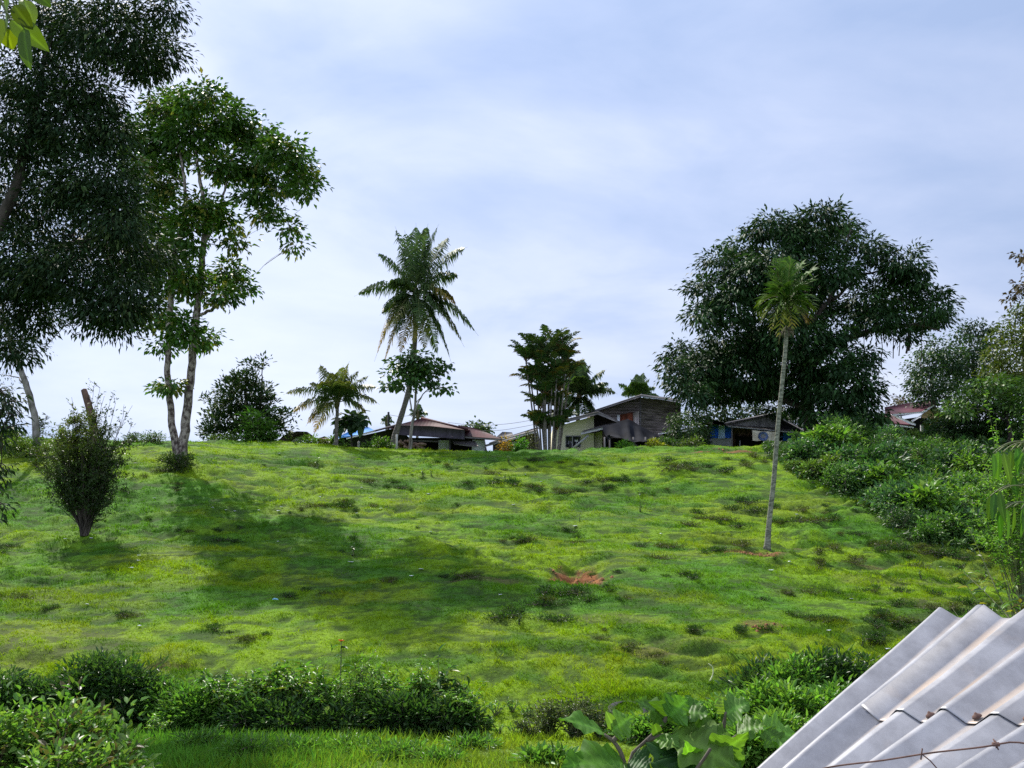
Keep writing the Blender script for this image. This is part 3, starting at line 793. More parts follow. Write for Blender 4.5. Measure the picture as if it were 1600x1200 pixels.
# areca palm on the slope
def areca():
    base = G(1198, 858)
    Y = base[1]
    root = thing('areca_palm', 'tall slim grey-trunked palm standing alone on the slope', 'palm tree', base)
    ctl = [[*P(q[0], q[1], Y), q[2]] for q in [(1197,860,.135),(1201,825,.110),(1209,750,.100),(1216,660,.092),(1223,590,.088),(1228,535,.086),(1229,510,.086)]]
    ctl[0][:3] = base - (0, 0, .12)
    sp = spline(ctl, 40); r = sp[:, 3] * (1 + .05 * (np.arange(40) % 3 == 0)); r[0] *= 1.35; r[1] *= 1.1
    g = Geo(); g.tube(sp[:, :3], r, 12); g.build('trunk', 'areca_bark', root, smooth=True)
    c = P(1230, 470, Y)
    g = Geo(); g.tube([P(1229, 515, Y), P(1229.5, 495, Y), c + (0, 0, .1)], [.11, .14, .07], 10, (.09, .13, .03)); g.build('crownshaft', 'gloss', root, smooth=True)
    g = Geo()
    for i in range(26):
        a = rng.random() * 6.28
        q = P(1228, 512, Y) + np.array([math.cos(a) * .3, math.sin(a) * .3, -.1 - .35 * rng.random()])
        g.tube([P(1229, 508, Y), (q + P(1229, 508, Y)) / 2 + (0, 0, .05), q], [.02, .012, .02], 4, (.05, .04, .02))
    g.build('fruit_stalk', 'twig', root)
    YG = (.16, .20, .02)
    for f in [(1205,405,0,.10,None),(1222,400,.4,.06,None),(1236,398,-.3,.05,None),(1255,408,.3,.1,None),(1275,420,0,.15,None),(1270,440,.6,.2,None),(1192,425,.3,.2,None),
              (1184,480,0,.40,YG),(1188,505,-.3,.42,(.2,.22,.02)),(1203,525,-.6,.5,(.26,.24,.02)),(1217,538,-.8,.6,(.30,.26,.02)),(1240,525,-.8,.6,(.26,.2,.03)),(1262,510,-.4,.45,(.34,.16,.05)),
              (1274,486,0,.40,YG),(1212,462,-1.0,.5,None),(1247,462,-1.0,.5,None),(1250,495,-1.0,.5,YG)]:
        g = Geo()
        frond_geo(g, c + rng.normal(size=3) * .04, P(f[0], f[1], Y + f[2]), f[3], 1.15, 17, droopL=.30, c1=(.040, .095, .016), c2=(.090, .165, .022), tipc=f[4], w=.062, vee=.8, lean=1.3, r0=.025)
        g.build('frond', 'gloss', root)
areca()
# clumping palm
def clump_palm():
    base = np.array([*P(852, 700, 73)]); base[2] = gxy(base[0], base[1])
    root = thing('clumping_palm', 'dense clump of many-stemmed palms with bronze drooping fronds', 'palm tree', base)
    Y0 = 73
    heads = [(836,562,33),(856,556,36),(874,558,34),(885,566,25),(822,566,28),(848,572,30),(870,585,30),(830,600,26),(852,618,30),(875,612,30),(890,590,24),(845,640,26),(868,640,26),(880,660,22),(838,664,20),(858,630,28),(846,598,28),(862,604,30),(870,672,18),(850,676,18)]
    for hx, hr, L_ in heads:
        sx = 839 + (hx - 815) * .42 + rng.normal() * 2
        dY = rng.normal() * .7
        p0 = P(sx, 700, Y0 + dY); p0[2] = gxy(p0[0], p0[1]) - .1
        top = P(hx, hr, Y0 + dY)
        g = Geo(); g.tube(bez(p0, (p0 + top) / 2 + (0.0, 0, .3), top, 9), np.linspace(.075, .055, 9), 7); g.build('stem', 'palm_bark', root, smooth=True)
        nf = 10
        for i in range(nf):
            a = (i + rng.random() * .6) / nf * 6.283
            up = .25 + 1.1 * rng.random() ** 1.3
            Lm = L_ * Y0 / F * (1.15 + .55 * rng.random())
            d = np.array([math.cos(a) * .85, math.sin(a) * .85, up]); d /= np.linalg.norm(d)
            tip = top + d * Lm
            tipc = [(.34, .21, .03), (.16, .09, .03), None, None, None, (.10, .12, .03)][rng.integers(6)]
            g = Geo()
            frond_geo(g, top, tip, .36, .78, 22, droopL=.5, c1=(.025, .060, .020), c2=(.060, .105, .025), tipc=tipc, w=.06, vee=.9, lean=1.0, r0=.03, rachis=(.13, .08, .03))
            g.build('frond', 'gloss', root)
clump_palm()
# young tree in front of the coconut palm
tree('young_tree', 'young broad-leaved tree with thin pale trunk in front of the leaning palm', 'tree',
     [[(641,703,.12),(643,670,.10),(648,640,.085),(650,605,.07),(650,570,.03)],[(643,640,.05),(640,615,.04),(638,590,.02)],[(648,645,.05),(657,622,.04),(672,605,.025),(688,592,.015)],[(650,630,.03),(668,610,.025),(690,605,.015)]],
     [(645,560,22,14),(625,575,18,12),(665,570,20,16),(612,590,12,10),(650,588,24,15),(688,575,16,12),(672,590,14,10),(690,606,16,6),(630,602,16,8),(610,603,8,4),(640,575,22,16)], 66, 'bark_pale', 'leaf',
     dens=20, per=13, LL=.34, LW=.26, c1=(.030,.075,.022), c2=(.075,.150,.035), droop=.5, clump=.26, limb=.04, shell=.2, twigs=6, dyk=.8, wob=.04)
tree('banana_like_tree', 'small dark tree with very large leaves above the blue roof', 'tree', [[(549,690,.06),(549,670,.05),(550,645,.04)]],
     [(548,648,12,9),(557,652,10,7),(541,657,9,6),(552,662,9,7),(560,662,7,4),(539,665,5,6)], 66, 'bark_dark', 'gloss', dens=8, per=5, LL=.62, LW=.45, c1=(.018,.045,.02), c2=(.035,.07,.03), droop=.7, clump=.2, limb=.04, shell=.2, tpl='leaf', dyk=.4)
# dense broadleaf on the crest
tree('broadleaf_tree', 'dense dark broad-leaved tree left of the short palm', 'tree', [[(388,700,.25),(386,660,.2),(384,620,.12),(384,590,.05)],[(404,660,.08),(409,600,.05),(410,575,.03)]],
     [(375,592,16,12),(392,594,18,12),(360,607,20,14),(405,612,20,14),(350,628,18,14),(380,620,35,20),(418,630,16,14),(335,655,14,14),(360,650,30,22),(395,650,32,22),(430,648,14,14),(440,665,10,14),(325,672,14,10),(345,675,24,12),(385,675,35,14),(425,672,20,14),(390,568,8,5),(412,566,6,6),(322,625,5,7),(400,575,6,4),(455,650,4,10)],
     68, 'bark_dark', 'gloss', dens=40, per=14, LL=.30, LW=.13, c1=(.020,.048,.018), c2=(.050,.090,.030), c3=(.10,.13,.05), droop=-.35, clump=.26, shell=.4, limb=.04, dyk=1.2)
# bush on the left slope
bb = G(132, 838)
def bush():
    Y = bb[1]
    root = thing('bush', 'vase-shaped leafy bush standing alone on the left of the slope', 'bush', bb)
    gs, gl = Geo(), Geo()
    targets = []
    for i in range(54):
        a = rng.random() * 6.283; q = rng.random() ** .5
        px = 130 + 72 * q * math.cos(a) * 1.05; top = 655 + 55 * q ** 2.2 + 22 * rng.random() + (12 if px > 170 else 0) - (12 if abs(px - 120) < 30 else 0)
        targets.append(P(px, top, Y + 1.3 * q * math.sin(a)))
    targets += [P(66, 720, Y), P(74, 745, Y - .3), P(60, 690, Y + .3), P(80, 765, Y), P(185, 745, Y - .3), P(190, 720, Y), P(175, 775, Y), P(200, 690, Y), P(212, 684, Y + .3), P(165, 790, Y + .2)]
    twigs = [P(146, 612, Y), P(152, 622, Y), P(164, 616, Y), P(172, 625, Y), P(111, 620, Y), P(158, 606, Y), P(181, 630, Y), P(205, 668, Y), P(195, 650, Y), P(208, 634, Y)]
    for i, tp in enumerate(targets + twigs):
        mid = bb + (tp - bb) * np.array([.30, .30, .52]) + rng.normal(size=3) * .12
        pts = wobble(bez(bb + rng.normal(size=3) * (.07, .07, 0), mid, tp, 12), .045)
        r0 = .055 if i < 12 else .028
        gs.tube(pts, np.linspace(r0, .006, 12), 6, cap=False)
        tw_ = i >= len(targets)
        for s in range(9 if not tw_ else 3):
            j = rng.integers(4 if not tw_ else 9, 12)
            e = pts[j] + rng.normal(size=3) * (.46, .40, .22) * (1 if not tw_ else .35) + (0, 0, .30)
            sp = bez(pts[j], (pts[j] + e) / 2 + rng.normal(size=3) * .05, e, 5)
            gs.tube(sp, np.linspace(.012, .004, 5), 4, cap=False)
            nl = 32 if not tw_ else 6
            t = rng.random(nl)
            pos = np.stack([np.interp(t, np.linspace(0, 1, 5), sp[:, k]) for k in range(3)], 1) + rng.normal(size=(nl, 3)) * .06
            D = rdir(nl) + (0, 0, .45)
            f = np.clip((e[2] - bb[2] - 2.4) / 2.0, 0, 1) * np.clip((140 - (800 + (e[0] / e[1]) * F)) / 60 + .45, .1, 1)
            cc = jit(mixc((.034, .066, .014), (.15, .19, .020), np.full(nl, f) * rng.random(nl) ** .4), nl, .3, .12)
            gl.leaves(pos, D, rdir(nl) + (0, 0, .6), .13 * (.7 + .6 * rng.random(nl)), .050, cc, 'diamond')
    for i in range(16):    # lower side sprays
        j = G(132, 838); e = P(130 + rng.normal() * 30, 770 + rng.normal() * 18, Y + rng.normal() * .5)
        nl = 60; pos = e + rng.normal(size=(nl, 3)) * (.25, .25, .2)
        gs.tube(bez(bb + (0, 0, .3), (bb + e) / 2, e, 5), np.linspace(.02, .005, 5), 4, cap=False)
        gl.leaves(pos, rdir(nl) + (0, 0, .4), rdir(nl), .12, .04, jit((.028, .052, .015), nl, .3, .1), 'diamond')
    gs.build('trunk', 'bark_dark', root)
    gl.build('crown', 'leaf', root)
bush()
# dead stump behind the bush
g = Geo(); s0 = ground_at(148, 700); g.tube(spline([P(150, 700, 50), P(146, 665, 50), P(138, 632, 50), P(131, 609, 50)], 9), [.24, .22, .21, .20, .20, .19, .18, .17, .15], 10)
o = g.build('dead_trunk', 'bark_brown', None, smooth=True, origin=(*P(150, 700, 50)[:2], gxy(*P(150, 700, 50)[:2]))); tag(o, 'broken reddish dead trunk leaning above the left bush', 'dead tree')

# right hand trees
def rtree(name, label, trunk, blobs, Y, c1, c2, LL=.3, LW=.14, dens=8, per=14, **k):
    dens *= 3.8; LW *= 1.2
    tree(name, label, 'tree', [trunk], blobs, Y, 'bark_dark', 'leaf', dens=dens, per=per, LL=LL, LW=LW, c1=c1, c2=c2, limb=.06, **{**dict(clump=.38, shell=.55, dyk=2.0, twigs=4), **k})
rtree('round_tree', 'dark rounded tree right of the maroon roofed house', [(1465,705,.3),(1460,650,.25),(1455,590,.15)],
      [(1460,545,25,18),(1440,570,22,22),(1475,570,28,25),(1455,600,35,25),(1435,605,16,16),(1480,610,25,20),(1450,625,28,12),(1490,560,18,18),(1430,580,10,14)], 92, (.018,.045,.018), (.04,.085,.03), c3=(.07,.13,.04), dens=7)
rtree('tall_tree', 'taller dark tree against the sky beyond the round tree', [(1525,705,.35),(1522,600,.25),(1520,560,.15)],
      [(1505,520,16,12),(1530,515,22,12),(1545,530,18,16),(1515,545,28,20),(1545,560,22,22),(1510,590,30,25),(1540,600,30,25),(1500,570,20,20)], 104, (.016,.040,.018), (.035,.07,.028), dens=6, LL=.36, LW=.16)
rtree('yellow_green_tree', 'yellow green tree reaching the right edge of the picture', [(1605,705,.35),(1602,600,.25),(1600,520,.15)],
      [(1590,500,18,14),(1600,480,16,12),(1575,525,24,16),(1600,530,28,20),(1560,555,20,18),(1590,570,34,24),(1575,600,30,22),(1555,585,20,20),(1625,560,30,50),(1630,500,25,35),(1610,610,30,25)], 84, (.055,.085,.018), (.11,.14,.025), dens=7)
rtree('light_green_tree', 'bright green leafy tree low at the right edge', [(1580,735,.2),(1578,680,.15),(1572,640,.1)],
      [(1530,608,25,10),(1555,600,25,12),(1590,600,24,14),(1510,625,24,10),(1545,625,34,16),(1585,630,30,20),(1500,640,20,12),(1570,655,30,16),(1610,640,25,35),(1600,610,20,15)], 62, (.045,.10,.022), (.10,.19,.035), LL=.26, LW=.12, dens=13, per=13, clump=.28)
rtree('layered_tree', 'dark layered tree in front of the house on the right', [(1515,745,.2),(1512,700,.17),(1508,650,.1)],
      [(1490,640,28,9),(1530,648,34,9),(1480,660,30,9),(1515,665,45,9),(1555,662,26,10),(1495,680,40,10),(1540,682,36,12),(1470,690,25,10),(1565,690,20,12),(1510,700,45,14)], 64, (.022,.055,.016), (.05,.105,.028), LL=.24, LW=.09, dens=15, per=14, droop=.2, clump=.27, shell=.4)
rtree('olive_tree', 'olive green bushy tree hugging the maroon roofed house', [(1455,715,.15),(1455,690,.12),(1457,670,.08)],
      [(1480,650,12,10),(1468,668,16,12),(1470,665,18,14),(1445,688,18,8),(1468,690,25,10),(1485,650,12,12),(1450,690,20,10)], 70, (.05,.08,.018), (.11,.15,.022), LL=.26, LW=.09, dens=14, per=12, droop=.3, clump=.28, c3=(.24,.17,.03))
rtree('vine_covered_tree', 'domed vine-covered tree above the right thicket', [(1510,790,.2),(1508,760,.16),(1506,735,.1)],
      [(1475,722,28,20),(1510,712,36,18),(1545,725,28,20),(1490,745,40,18),(1530,750,36,18),(1465,750,22,14),(1560,755,25,20),(1500,735,45,22),(1580,740,30,30),(1600,760,25,25)], 56, (.020,.055,.020), (.045,.105,.035), LL=.24, LW=.15, dens=17, per=13, clump=.24, c3=(.09,.17,.06))
rtree('reddish_leaf_tree', 'sparse reddish leaved branches entering at the right edge', [(1680,760,.25),(1670,560,.18),(1655,440,.1)],
      [(1598,398,12,4),(1612,400,16,8),(1600,446,14,6),(1590,458,6,5),(1579,466,5,4),(1625,430,20,25),(1640,400,25,30),(1650,470,30,40)], 42, (.05,.035,.03), (.09,.07,.045), LL=.22, LW=.10, dens=20, per=9, clump=.15, shell=.2)
rtree('round_far_tree', 'small round tree peeking above the roofs left of the clumping palm', [(748,700,.2),(748,680,.15)], [(735,668,9,5),(748,666,12,5),(760,669,9,6),(748,673,18,6)], 112, (.03,.06,.02), (.06,.10,.03), LL=.4, LW=.2, dens=6)
rtree('dark_far_tree', 'dark spreading tree filling in behind the blue shack roof', [(1180,700,.3),(1180,660,.2)], [(1100,648,24,10),(1140,646,26,11),(1180,645,26,12),(1220,648,26,12),(1255,655,20,14),(1160,658,30,9),(1240,668,20,12),(1120,658,22,9)], 98, (.014,.034,.014), (.030,.058,.022), LL=.4, LW=.18, dens=5)
rtree('reddish_far_tree', 'tiny reddish tree behind the maroon roof on the right', [(1408,690,.1),(1408,650,.08)], [(1404,623,7,4),(1411,627,9,5),(1400,633,8,4),(1414,632,5,4)], 112, (.07,.05,.035), (.10,.08,.05), LL=.35, LW=.15, dens=7)
rtree('garden_tree', 'dense low tree against the barn wall left of the blue shack', [(1078,715,.14),(1077,690,.12),(1076,670,.08)],
      [(1062,655,16,12),(1085,650,18,12),(1070,670,24,12),(1095,668,18,12),(1055,680,14,10),(1085,686,28,10),(1065,692,20,8)], 74, (.022,.05,.018), (.055,.10,.028), LL=.22, LW=.08, dens=14, per=14, clump=.26, shell=.4)
# ------------------------------------------------------------------ buildings
def bmat(name, base, vary=.35, scale=1.2, rough=.8, stretch=(1,1,1), bump=.15, wave=None, metal=0.0, c3=None, spec=.12):
    bump *= .3
    rough = max(rough, .7) if metal == 0 and name != 'glass_dark' else rough
    if wave: wave = (wave[0] * .6, wave[1])
    b = np.array(base)
    M[name] = noise_mat(name, tuple(b * (1 - vary)), tuple(b * (1 + vary * .5)), scale, rough, stretch, bump, 6, metal, c3, spec, wave=wave)
bmat('maroon_roof', (.058, .017, .020), .45, 1.5, .6, (1, .3, 1), .35, wave=(2.0, 'X'))
bmat('maroon_roof_worn', (.085, .026, .040), .5, .9, .55, (1, .25, 1), .35, wave=(2.0, 'X'), c3=(.17, .10, .12))
bmat('grey_roof', (.085, .078, .080), .4, 1.5, .65, (1, .3, 1), .35, wave=(2.0, 'X'), c3=(.15, .14, .14))
bmat('blue_roof', (.03, .20, .55), .15, 1.0, .5, (1, 1, 1), .2, wave=(2.0, 'X'))
bmat('dark_board', (.055, .048, .060), .3, 2, .8, (3, 1, .3), .6, wave=(1.7, 'X'))
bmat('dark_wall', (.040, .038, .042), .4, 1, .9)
bmat('white_wall', (.55, .57, .60), .12, .8, .85, bump=0)
bmat('pale_grey', (.36, .36, .37), .25, 2, .8, bump=0)
bmat('white_trim', (.62, .62, .64), .12, 2, .6, bump=0)
bmat('grey_trim', (.15, .14, .14), .3, 2, .7, bump=0)
bmat('cream_wall', (.64, .60, .44), .12, .8, .85, bump=.35, wave=(1.6, 'Z'))
bmat('barn_board', (.20, .165, .155), .6, 1.5, .95, (.3, 1, 6), 1.6, wave=(1.9, 'Z'))
bmat('rust_sheet', (.20, .06, .035), .5, 2, .8, (2, 1, .5), .3, wave=(2.4, 'X'), c3=(.42, .36, .33))
bmat('rust_white', (.42, .36, .34), .4, 2.2, .7, (2.5, 1, .4), .3, wave=(2.4, 'X'), c3=(.35, .12, .06))
bmat('tarp', (.016, .017, .022), .35, 1.2, .9, bump=.5, spec=.05)
bmat('blue_paint', (.02, .12, .55), .25, 1.4, .7, (2, 1, .4), .3, wave=(2.2, 'X'))
bmat('curtain', (.42, .62, .78), .2, 2, .9, (4, 1, .3), .2)
bmat('block_wall', (.30, .30, .33), .3, 1.5, .9)
bmat('mossy_sheet', (.30, .29, .28), .5, 1.6, .8, (1, 1, .6), .3, wave=(2.4, 'X'), c3=(.34, .33, .30))
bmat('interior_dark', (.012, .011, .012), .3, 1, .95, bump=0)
bmat('glass_dark', (.02, .022, .026), .2, 1, .12, bump=0, spec=.6)
bmat('gable_board', (.34, .23, .12), .3, 2, .85, (1, 1, 3), .3)
bmat('wire', (.03, .03, .03), .2, 1, .6, bump=0)
bmat('firewood', (.16, .11, .08), .5, 5, .9)
bmat('concrete_post', (.42, .41, .39), .3, 3, .9)
bmat('scrap', (.78, .80, .82), .1, 3, .6, bump=0)
bmat('blue_scrap', (.25, .50, .66), .1, 3, .5, bump=0)
bmat('tyre', (.022, .023, .030), .3, 3, .5, bump=.1)
def poly(name, mat, pts, d, parent):
    """closed slab through photograph points (px,row,Y), thickness vector d in metres"""
    g = Geo(); g.prism([P(*p) for p in pts], d); return g.build(name, mat, parent)
def bar(name, mat, a, b, r, parent, k=6):
    g = Geo(); g.tube([P(*a), (P(*a) + P(*b)) / 2, P(*b)], [r, r, r], k); return g.build(name, mat, parent)
def house(name, label, cat, px, Y, group=None):
    p = P(px, 700, Y); p[2] = gxy(p[0], p[1]) if Y < 110 else p[2] - 1
    return thing(name, label, cat, p, group)
DN = (0, 0, -.09)
# --- dark house under the maroon roof
h = house('dark_house', 'dark boarded house under a maroon roof behind the leaning palm', 'house', 690, 78)
poly('wall', 'dark_wall', [(640,684,78.5),(757,684,78.5),(757,725,78.5),(640,725,78.5)], (0, 9, 0), h)
poly('roof', 'maroon_roof', [(605,668,75.2),(660,653.4,80),(728,671.5,75.2),(660,690,90)][:3], DN, h)
poly('roof', 'maroon_roof', [(660,653.4,80),(668,653.6,84),(742,672,84),(728,671.5,75.2)], DN, h)
poly('roof', 'maroon_roof', [(716,664.0,80),(745,669.5,82),(784,685.5,77.6),(724,681.5,77.4)], DN, h)
poly('gutter', 'grey_trim', [(724,681.6,77.2),(785,685.6,77.2),(785,688.2,77.2),(724,684.0,77.2)], (0, .25, 0), h)
bar('ridge_cap', 'maroon_roof', (659,653.0,79.9), (730,671.0,75.1), .10, h)
poly('fascia', 'dark_board', [(617,664.5,75),(672,665.6,75),(726,671.6,75),(726,686.5,75),(672,682.5,75),(617,679,75)], (0, .12, 0), h)
poly('side_roof', 'dark_board', [(619,663.5,75.3),(541,684.5,75.3),(545,683,83),(621,662,83)], (0, 0, -.12), h)
poly('side_roof_edge', 'white_trim', [(541,684.2,75.1),(585,673.2,75.1),(585,674.6,75.1),(541,686.2,75.1)], (0, .15, 0), h)
poly('side_wall', 'dark_wall', [(560,682,76.5),(621,668,76.5),(640,684,76.5),(640,725,76.5),(556,725,76.5)], (0, 6, 0), h)
poly('white_wall_panel', 'white_wall', [(685,688,77.9),(702,688,77.9),(702,722,77.9),(685,722,77.9)], (0, .5, 0), h)
poly('white_wall_panel', 'white_wall', [(738,687,77.9),(757.5,688,77.9),(757.5,722,77.9),(736,722,77.9)], (0, .5, 0), h)
poly('post', 'dark_wall', [(701.5,686,75.6),(704,686,75.6),(704,722,75.6),(701.5,722,75.6)], (0, .15, 0), h)
poly('beam', 'grey_trim', [(640,687,75.8),(686,689,75.8),(686,691,75.8),(640,689,75.8)], (0, .2, 0), h)
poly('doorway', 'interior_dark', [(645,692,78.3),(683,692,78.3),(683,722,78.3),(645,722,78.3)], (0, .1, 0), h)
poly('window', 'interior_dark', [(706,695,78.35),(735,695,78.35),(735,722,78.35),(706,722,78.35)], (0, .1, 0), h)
poly('awning', 'grey_trim', [(708,690,78),(742,688.5,78),(747.5,697,76.3),(709,693,76.3)], DN, h)
poly('bench', 'pale_grey', [(652,699.5,76.2),(664,699.5,76.2),(664,702,76.2),(652,702,76.2)], (0, .4, 0), h)
# --- blue roof
h = house('blue_roofed_shed', 'shed with a bright blue roof at the far left of the houses', 'shed', 560, 84)
poly('roof', 'blue_roof', [(528,683,84),(556,668.5,87),(575,667,87),(586,673,84),(560,679,82)], DN, h)
poly('wall', 'dark_wall', [(530,683,84.5),(580,679,84.5),(580,720,84.5),(530,720,84.5)], (0, 3, 0), h)
# --- arch shelter and tiny roof
h = house('arched_shelter', 'low curved dark shelter with a white panel beneath it', 'shelter', 458, 70)
ar = [(434,689,70),(442,681,70),(452,676.5,70),(464,673.8,70),(480,674.5,70),(480,677,70),(466,679,70),(455,683,70),(447,690,70)]
poly('roof', 'bark_dark', ar, (0, 2.5, 0), h)
poly('panel', 'white_trim', [(455,684,71),(470,681,71),(478,678,71),(470,691,71),(455,691,71)], (0, .1, 0), h)
poly('post', 'dark_wall', [(435,686,70.5),(446,686,70.5),(446,705,70.5),(435,705,70.5)], (0, .3, 0), h)
h = house('brown_hut', 'tiny brown hut roof left of the short palm trunk', 'hut', 506, 90)
poly('roof', 'maroon_roof', [(495,686,90),(507,681.5,91),(516,686,90)], (0, 2, -.05), h)
poly('wall', 'cream_wall', [(498,686,90.2),(514,686,90.2),(514,710,90.2),(498,710,90.2)], (0, 2, 0), h)
# --- low long house between
h = house('low_grey_house', 'long low house with two stepped grey and maroon roofs', 'house', 800, 82)
poly('roof', 'maroon_roof', [(785,684.5,84),(838,668,84),(842,668,92),(795,683,92)], DN, h)
poly('roof', 'grey_roof', [(766,691,80),(838,672,80),(840,669.5,84),(786,683.5,84)], DN, h)
poly('roof_edge', 'pale_grey', [(764,691.8,79.9),(838,672.3,79.9),(838,675,79.9),(764,694.2,79.9)], (0, .1, 0), h)
poly('porch_roof', 'grey_roof', [(757,696.8,78.0),(757,695.2,78.3),(806,682.0,79.2),(812,682.5,78.0)], DN, h)
poly('porch_roof_edge', 'pale_grey', [(757,696.6,77.9),(812,682.3,77.9),(812,684,77.9),(757,698.4,77.9)], (0, .1, 0), h)
poly('wall', 'dark_wall', [(770,693,80.2),(838,675.5,80.2),(850,720,80.2),(770,720,80.2)], (0, 6, 0), h)
poly('wall_panel', 'pale_grey', [(800,690,80.0),(812,690,80.0),(812,720,80.0),(800,720,80.0)], (0, .1, 0), h)
h = house('far_gable_house', 'small far gable roof between the maroon and grey roofs', 'house', 788, 105)
poly('roof', 'grey_roof', [(775,683,105),(785,674.5,107),(800,675.5,107),(803,682,105)], DN, h)
poly('wall', 'dark_wall', [(778,682,105.3),(800,682,105.3),(800,705,105.3),(778,705,105.3)], (0, 2, 0), h)
# --- cream house
h = house('cream_house', 'cream walled house with a low pitched grey roof', 'house', 905, 78)
poly('wall', 'cream_wall', [(864,668,78),(928,650,78),(928,725,78),(864,725,78)], (0, 9, 0), h)
poly('wall', 'cream_wall', [(928.2,668,78.3),(941,668,78.3),(941,725,78.3),(928.2,725,78.3)], (0, 8.5, 0), h)
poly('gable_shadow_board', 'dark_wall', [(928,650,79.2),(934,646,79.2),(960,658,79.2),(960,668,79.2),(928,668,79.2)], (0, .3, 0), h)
poly('roof', 'grey_roof', [(877,656.5,77.1),(934,643.6,77.1),(936,642.2,88),(882,655,88)], DN, h)
poly('roof', 'grey_roof', [(934,643.6,77.1),(964,657,77.1),(964,656,88),(936,642.2,88)], DN, h)
poly('fascia', 'grey_trim', [(876,656.5,77),(934,643.4,77),(934,647.6,77),(876,662.0,77)], (0, .12, 0), h)
poly('fascia', 'grey_trim', [(934,643.4,77.02),(965,657,77.02),(965,660,77.02),(934,647.6,77.02)], (0, .12, 0), h)
poly('porch_roof', 'grey_roof', [(909,675.5,76.2),(912,672.5,77.8),(962,659,77.8),(968,664,76.2),(930,673,76.2)], (0, 0, -.16), h)
poly('porch_fascia', 'pale_grey', [(908,675.5,76.1),(942,667.5,76.1),(942,671,76.1),(908,679,76.1)], (0, .1, 0), h)
w_ = poly('window', 'pale_grey', [(883.5,680.5,77.96),(907.5,680.5,77.96),(907.5,699,77.96),(883.5,699,77.96)], (0, .06, 0), h)
for a_, b_ in ((884.7, 893.6), (895.4, 906.3)):
    poly('pane', 'glass_dark', [(a_,682,77.92),(b_,682,77.92),(b_,698,77.92),(a_,698,77.92)], (0, .05, 0), w_)
poly('curtain', 'white_trim', [(898,687,77.88),(903,687,77.88),(903,690,77.88),(898,690,77.88)], (0, .03, 0), w_)
bar('prop', 'pale_grey', (896,700,76.4), (919,680.5,76.4), .09, h)
bar('post', 'dark_wall', (891,702,77.4), (891,692,77.4), .1, h)
# --- tarp shed
h = house('tarp_shelter', 'open shed covered with a sagging black tarpaulin', 'shelter', 985, 74)
def tarp():
    g = Geo(); nu, nv = 30, 12
    top = spline([P(941,668,75.2), P(960,662,75.8), P(981,655.5,76.2), (P(1005,668,75.8)), P(1031,683,75.2)], nu)
    bot = spline([P(950,681,73), P(968,684,72.8), P(988,690,72.6), P(1008,689.5,72.8), P(1030,688,73.4)], nu)
    V = []
    for j in range(nv):
        t = j / (nv - 1)
        r = top * (1 - t) + bot * t
        r[:, 2] -= .25 * math.sin(t * math.pi) * (1 + .5 * np.sin(np.arange(nu) * .9))
        r[:, 1] += .18 * np.sin(np.arange(nu) * 1.3 + t * 2) * t
        V.append(r)
    V = np.array(V).reshape(-1, 3)
    q = [(j * nu + i, j * nu + i + 1, (j + 1) * nu + i + 1, (j + 1) * nu + i) for j in range(nv - 1) for i in range(nu - 1)]
    g.add(V, q)
    return g.build('tarpaulin', 'tarp', h, smooth=True)
tarp()
poly('roof', 'grey_roof', [(942,668,75.6),(981,656.2,76.8),(1031,683.5,75.6),(1031,682,79),(981,654.5,79),(942,667,79)], DN, h)
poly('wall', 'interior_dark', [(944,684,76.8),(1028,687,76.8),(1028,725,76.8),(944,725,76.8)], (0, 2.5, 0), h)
for a_ in (945, 953, 990, 1009, 1022):
    bar('post', 'grey_trim', (a_,683,73.4), (a_,722,73.4), .07, h)
bar('brace', 'grey_trim', (985,688,73.3), (997,698,73.3), .05, h)
poly('corner_flap', 'tarp', [(949,680,73.1),(954,679,73.1),(949,692,73.1)], (0, .03, 0), h)
# --- barn
h = house('timber_barn', 'weathered grey timber barn with high lean roof', 'barn', 1000, 88)
poly('wall', 'barn_board', [(922,643,88),(1000,621,88),(1000,725,88),(922,725,88)], (0, 7, 0), h)
poly('wall', 'barn_board', [(1001.4,621,88.02),(1064,628,90.5),(1064,725,90.5),(1001.4,725,88.02)], (0, 5, 0), h)
poly('corner_post', 'grey_trim', [(999.4,619.5,87.9),(1001.8,619.5,87.9),(1001.8,720,87.9),(999.4,720,87.9)], (0, .12, 0), h)
poly('roof', 'grey_roof', [(920,643.5,87.2),(1001,617,87.2),(1003,615.6,96),(924,642,96)], DN, h)
poly('roof', 'grey_roof', [(1001,617,87.2),(1066,627,90),(1064,624,97),(1003,615.6,96)], DN, h)
poly('roof_edge', 'pale_grey', [(1001,617,87.1),(1067,627,89.9),(1067,630,89.9),(1001,619.4,87.1)], (0, .12, 0), h)
poly('roof_edge', 'grey_trim', [(919,643.6,87.1),(1000.8,617,87.1),(1000.8,620,87.1),(919,647,87.1)], (0, .12, 0), h)
poly('patch', 'rust_sheet', [(968,648,87.9),(989,644,87.9),(989,664,87.9),(968,664,87.9)], (0, .05, 0), h)
poly('patch', 'rust_white', [(989.3,645,87.88),(998.6,642.5,87.88),(998.6,664,87.88),(989.3,664,87.88)], (0, .05, 0), h)
poly('patch', 'white_trim', [(964,648,87.86),(968.6,648,87.86),(968.6,658,87.86),(964,658,87.86)], (0, .05, 0), h)
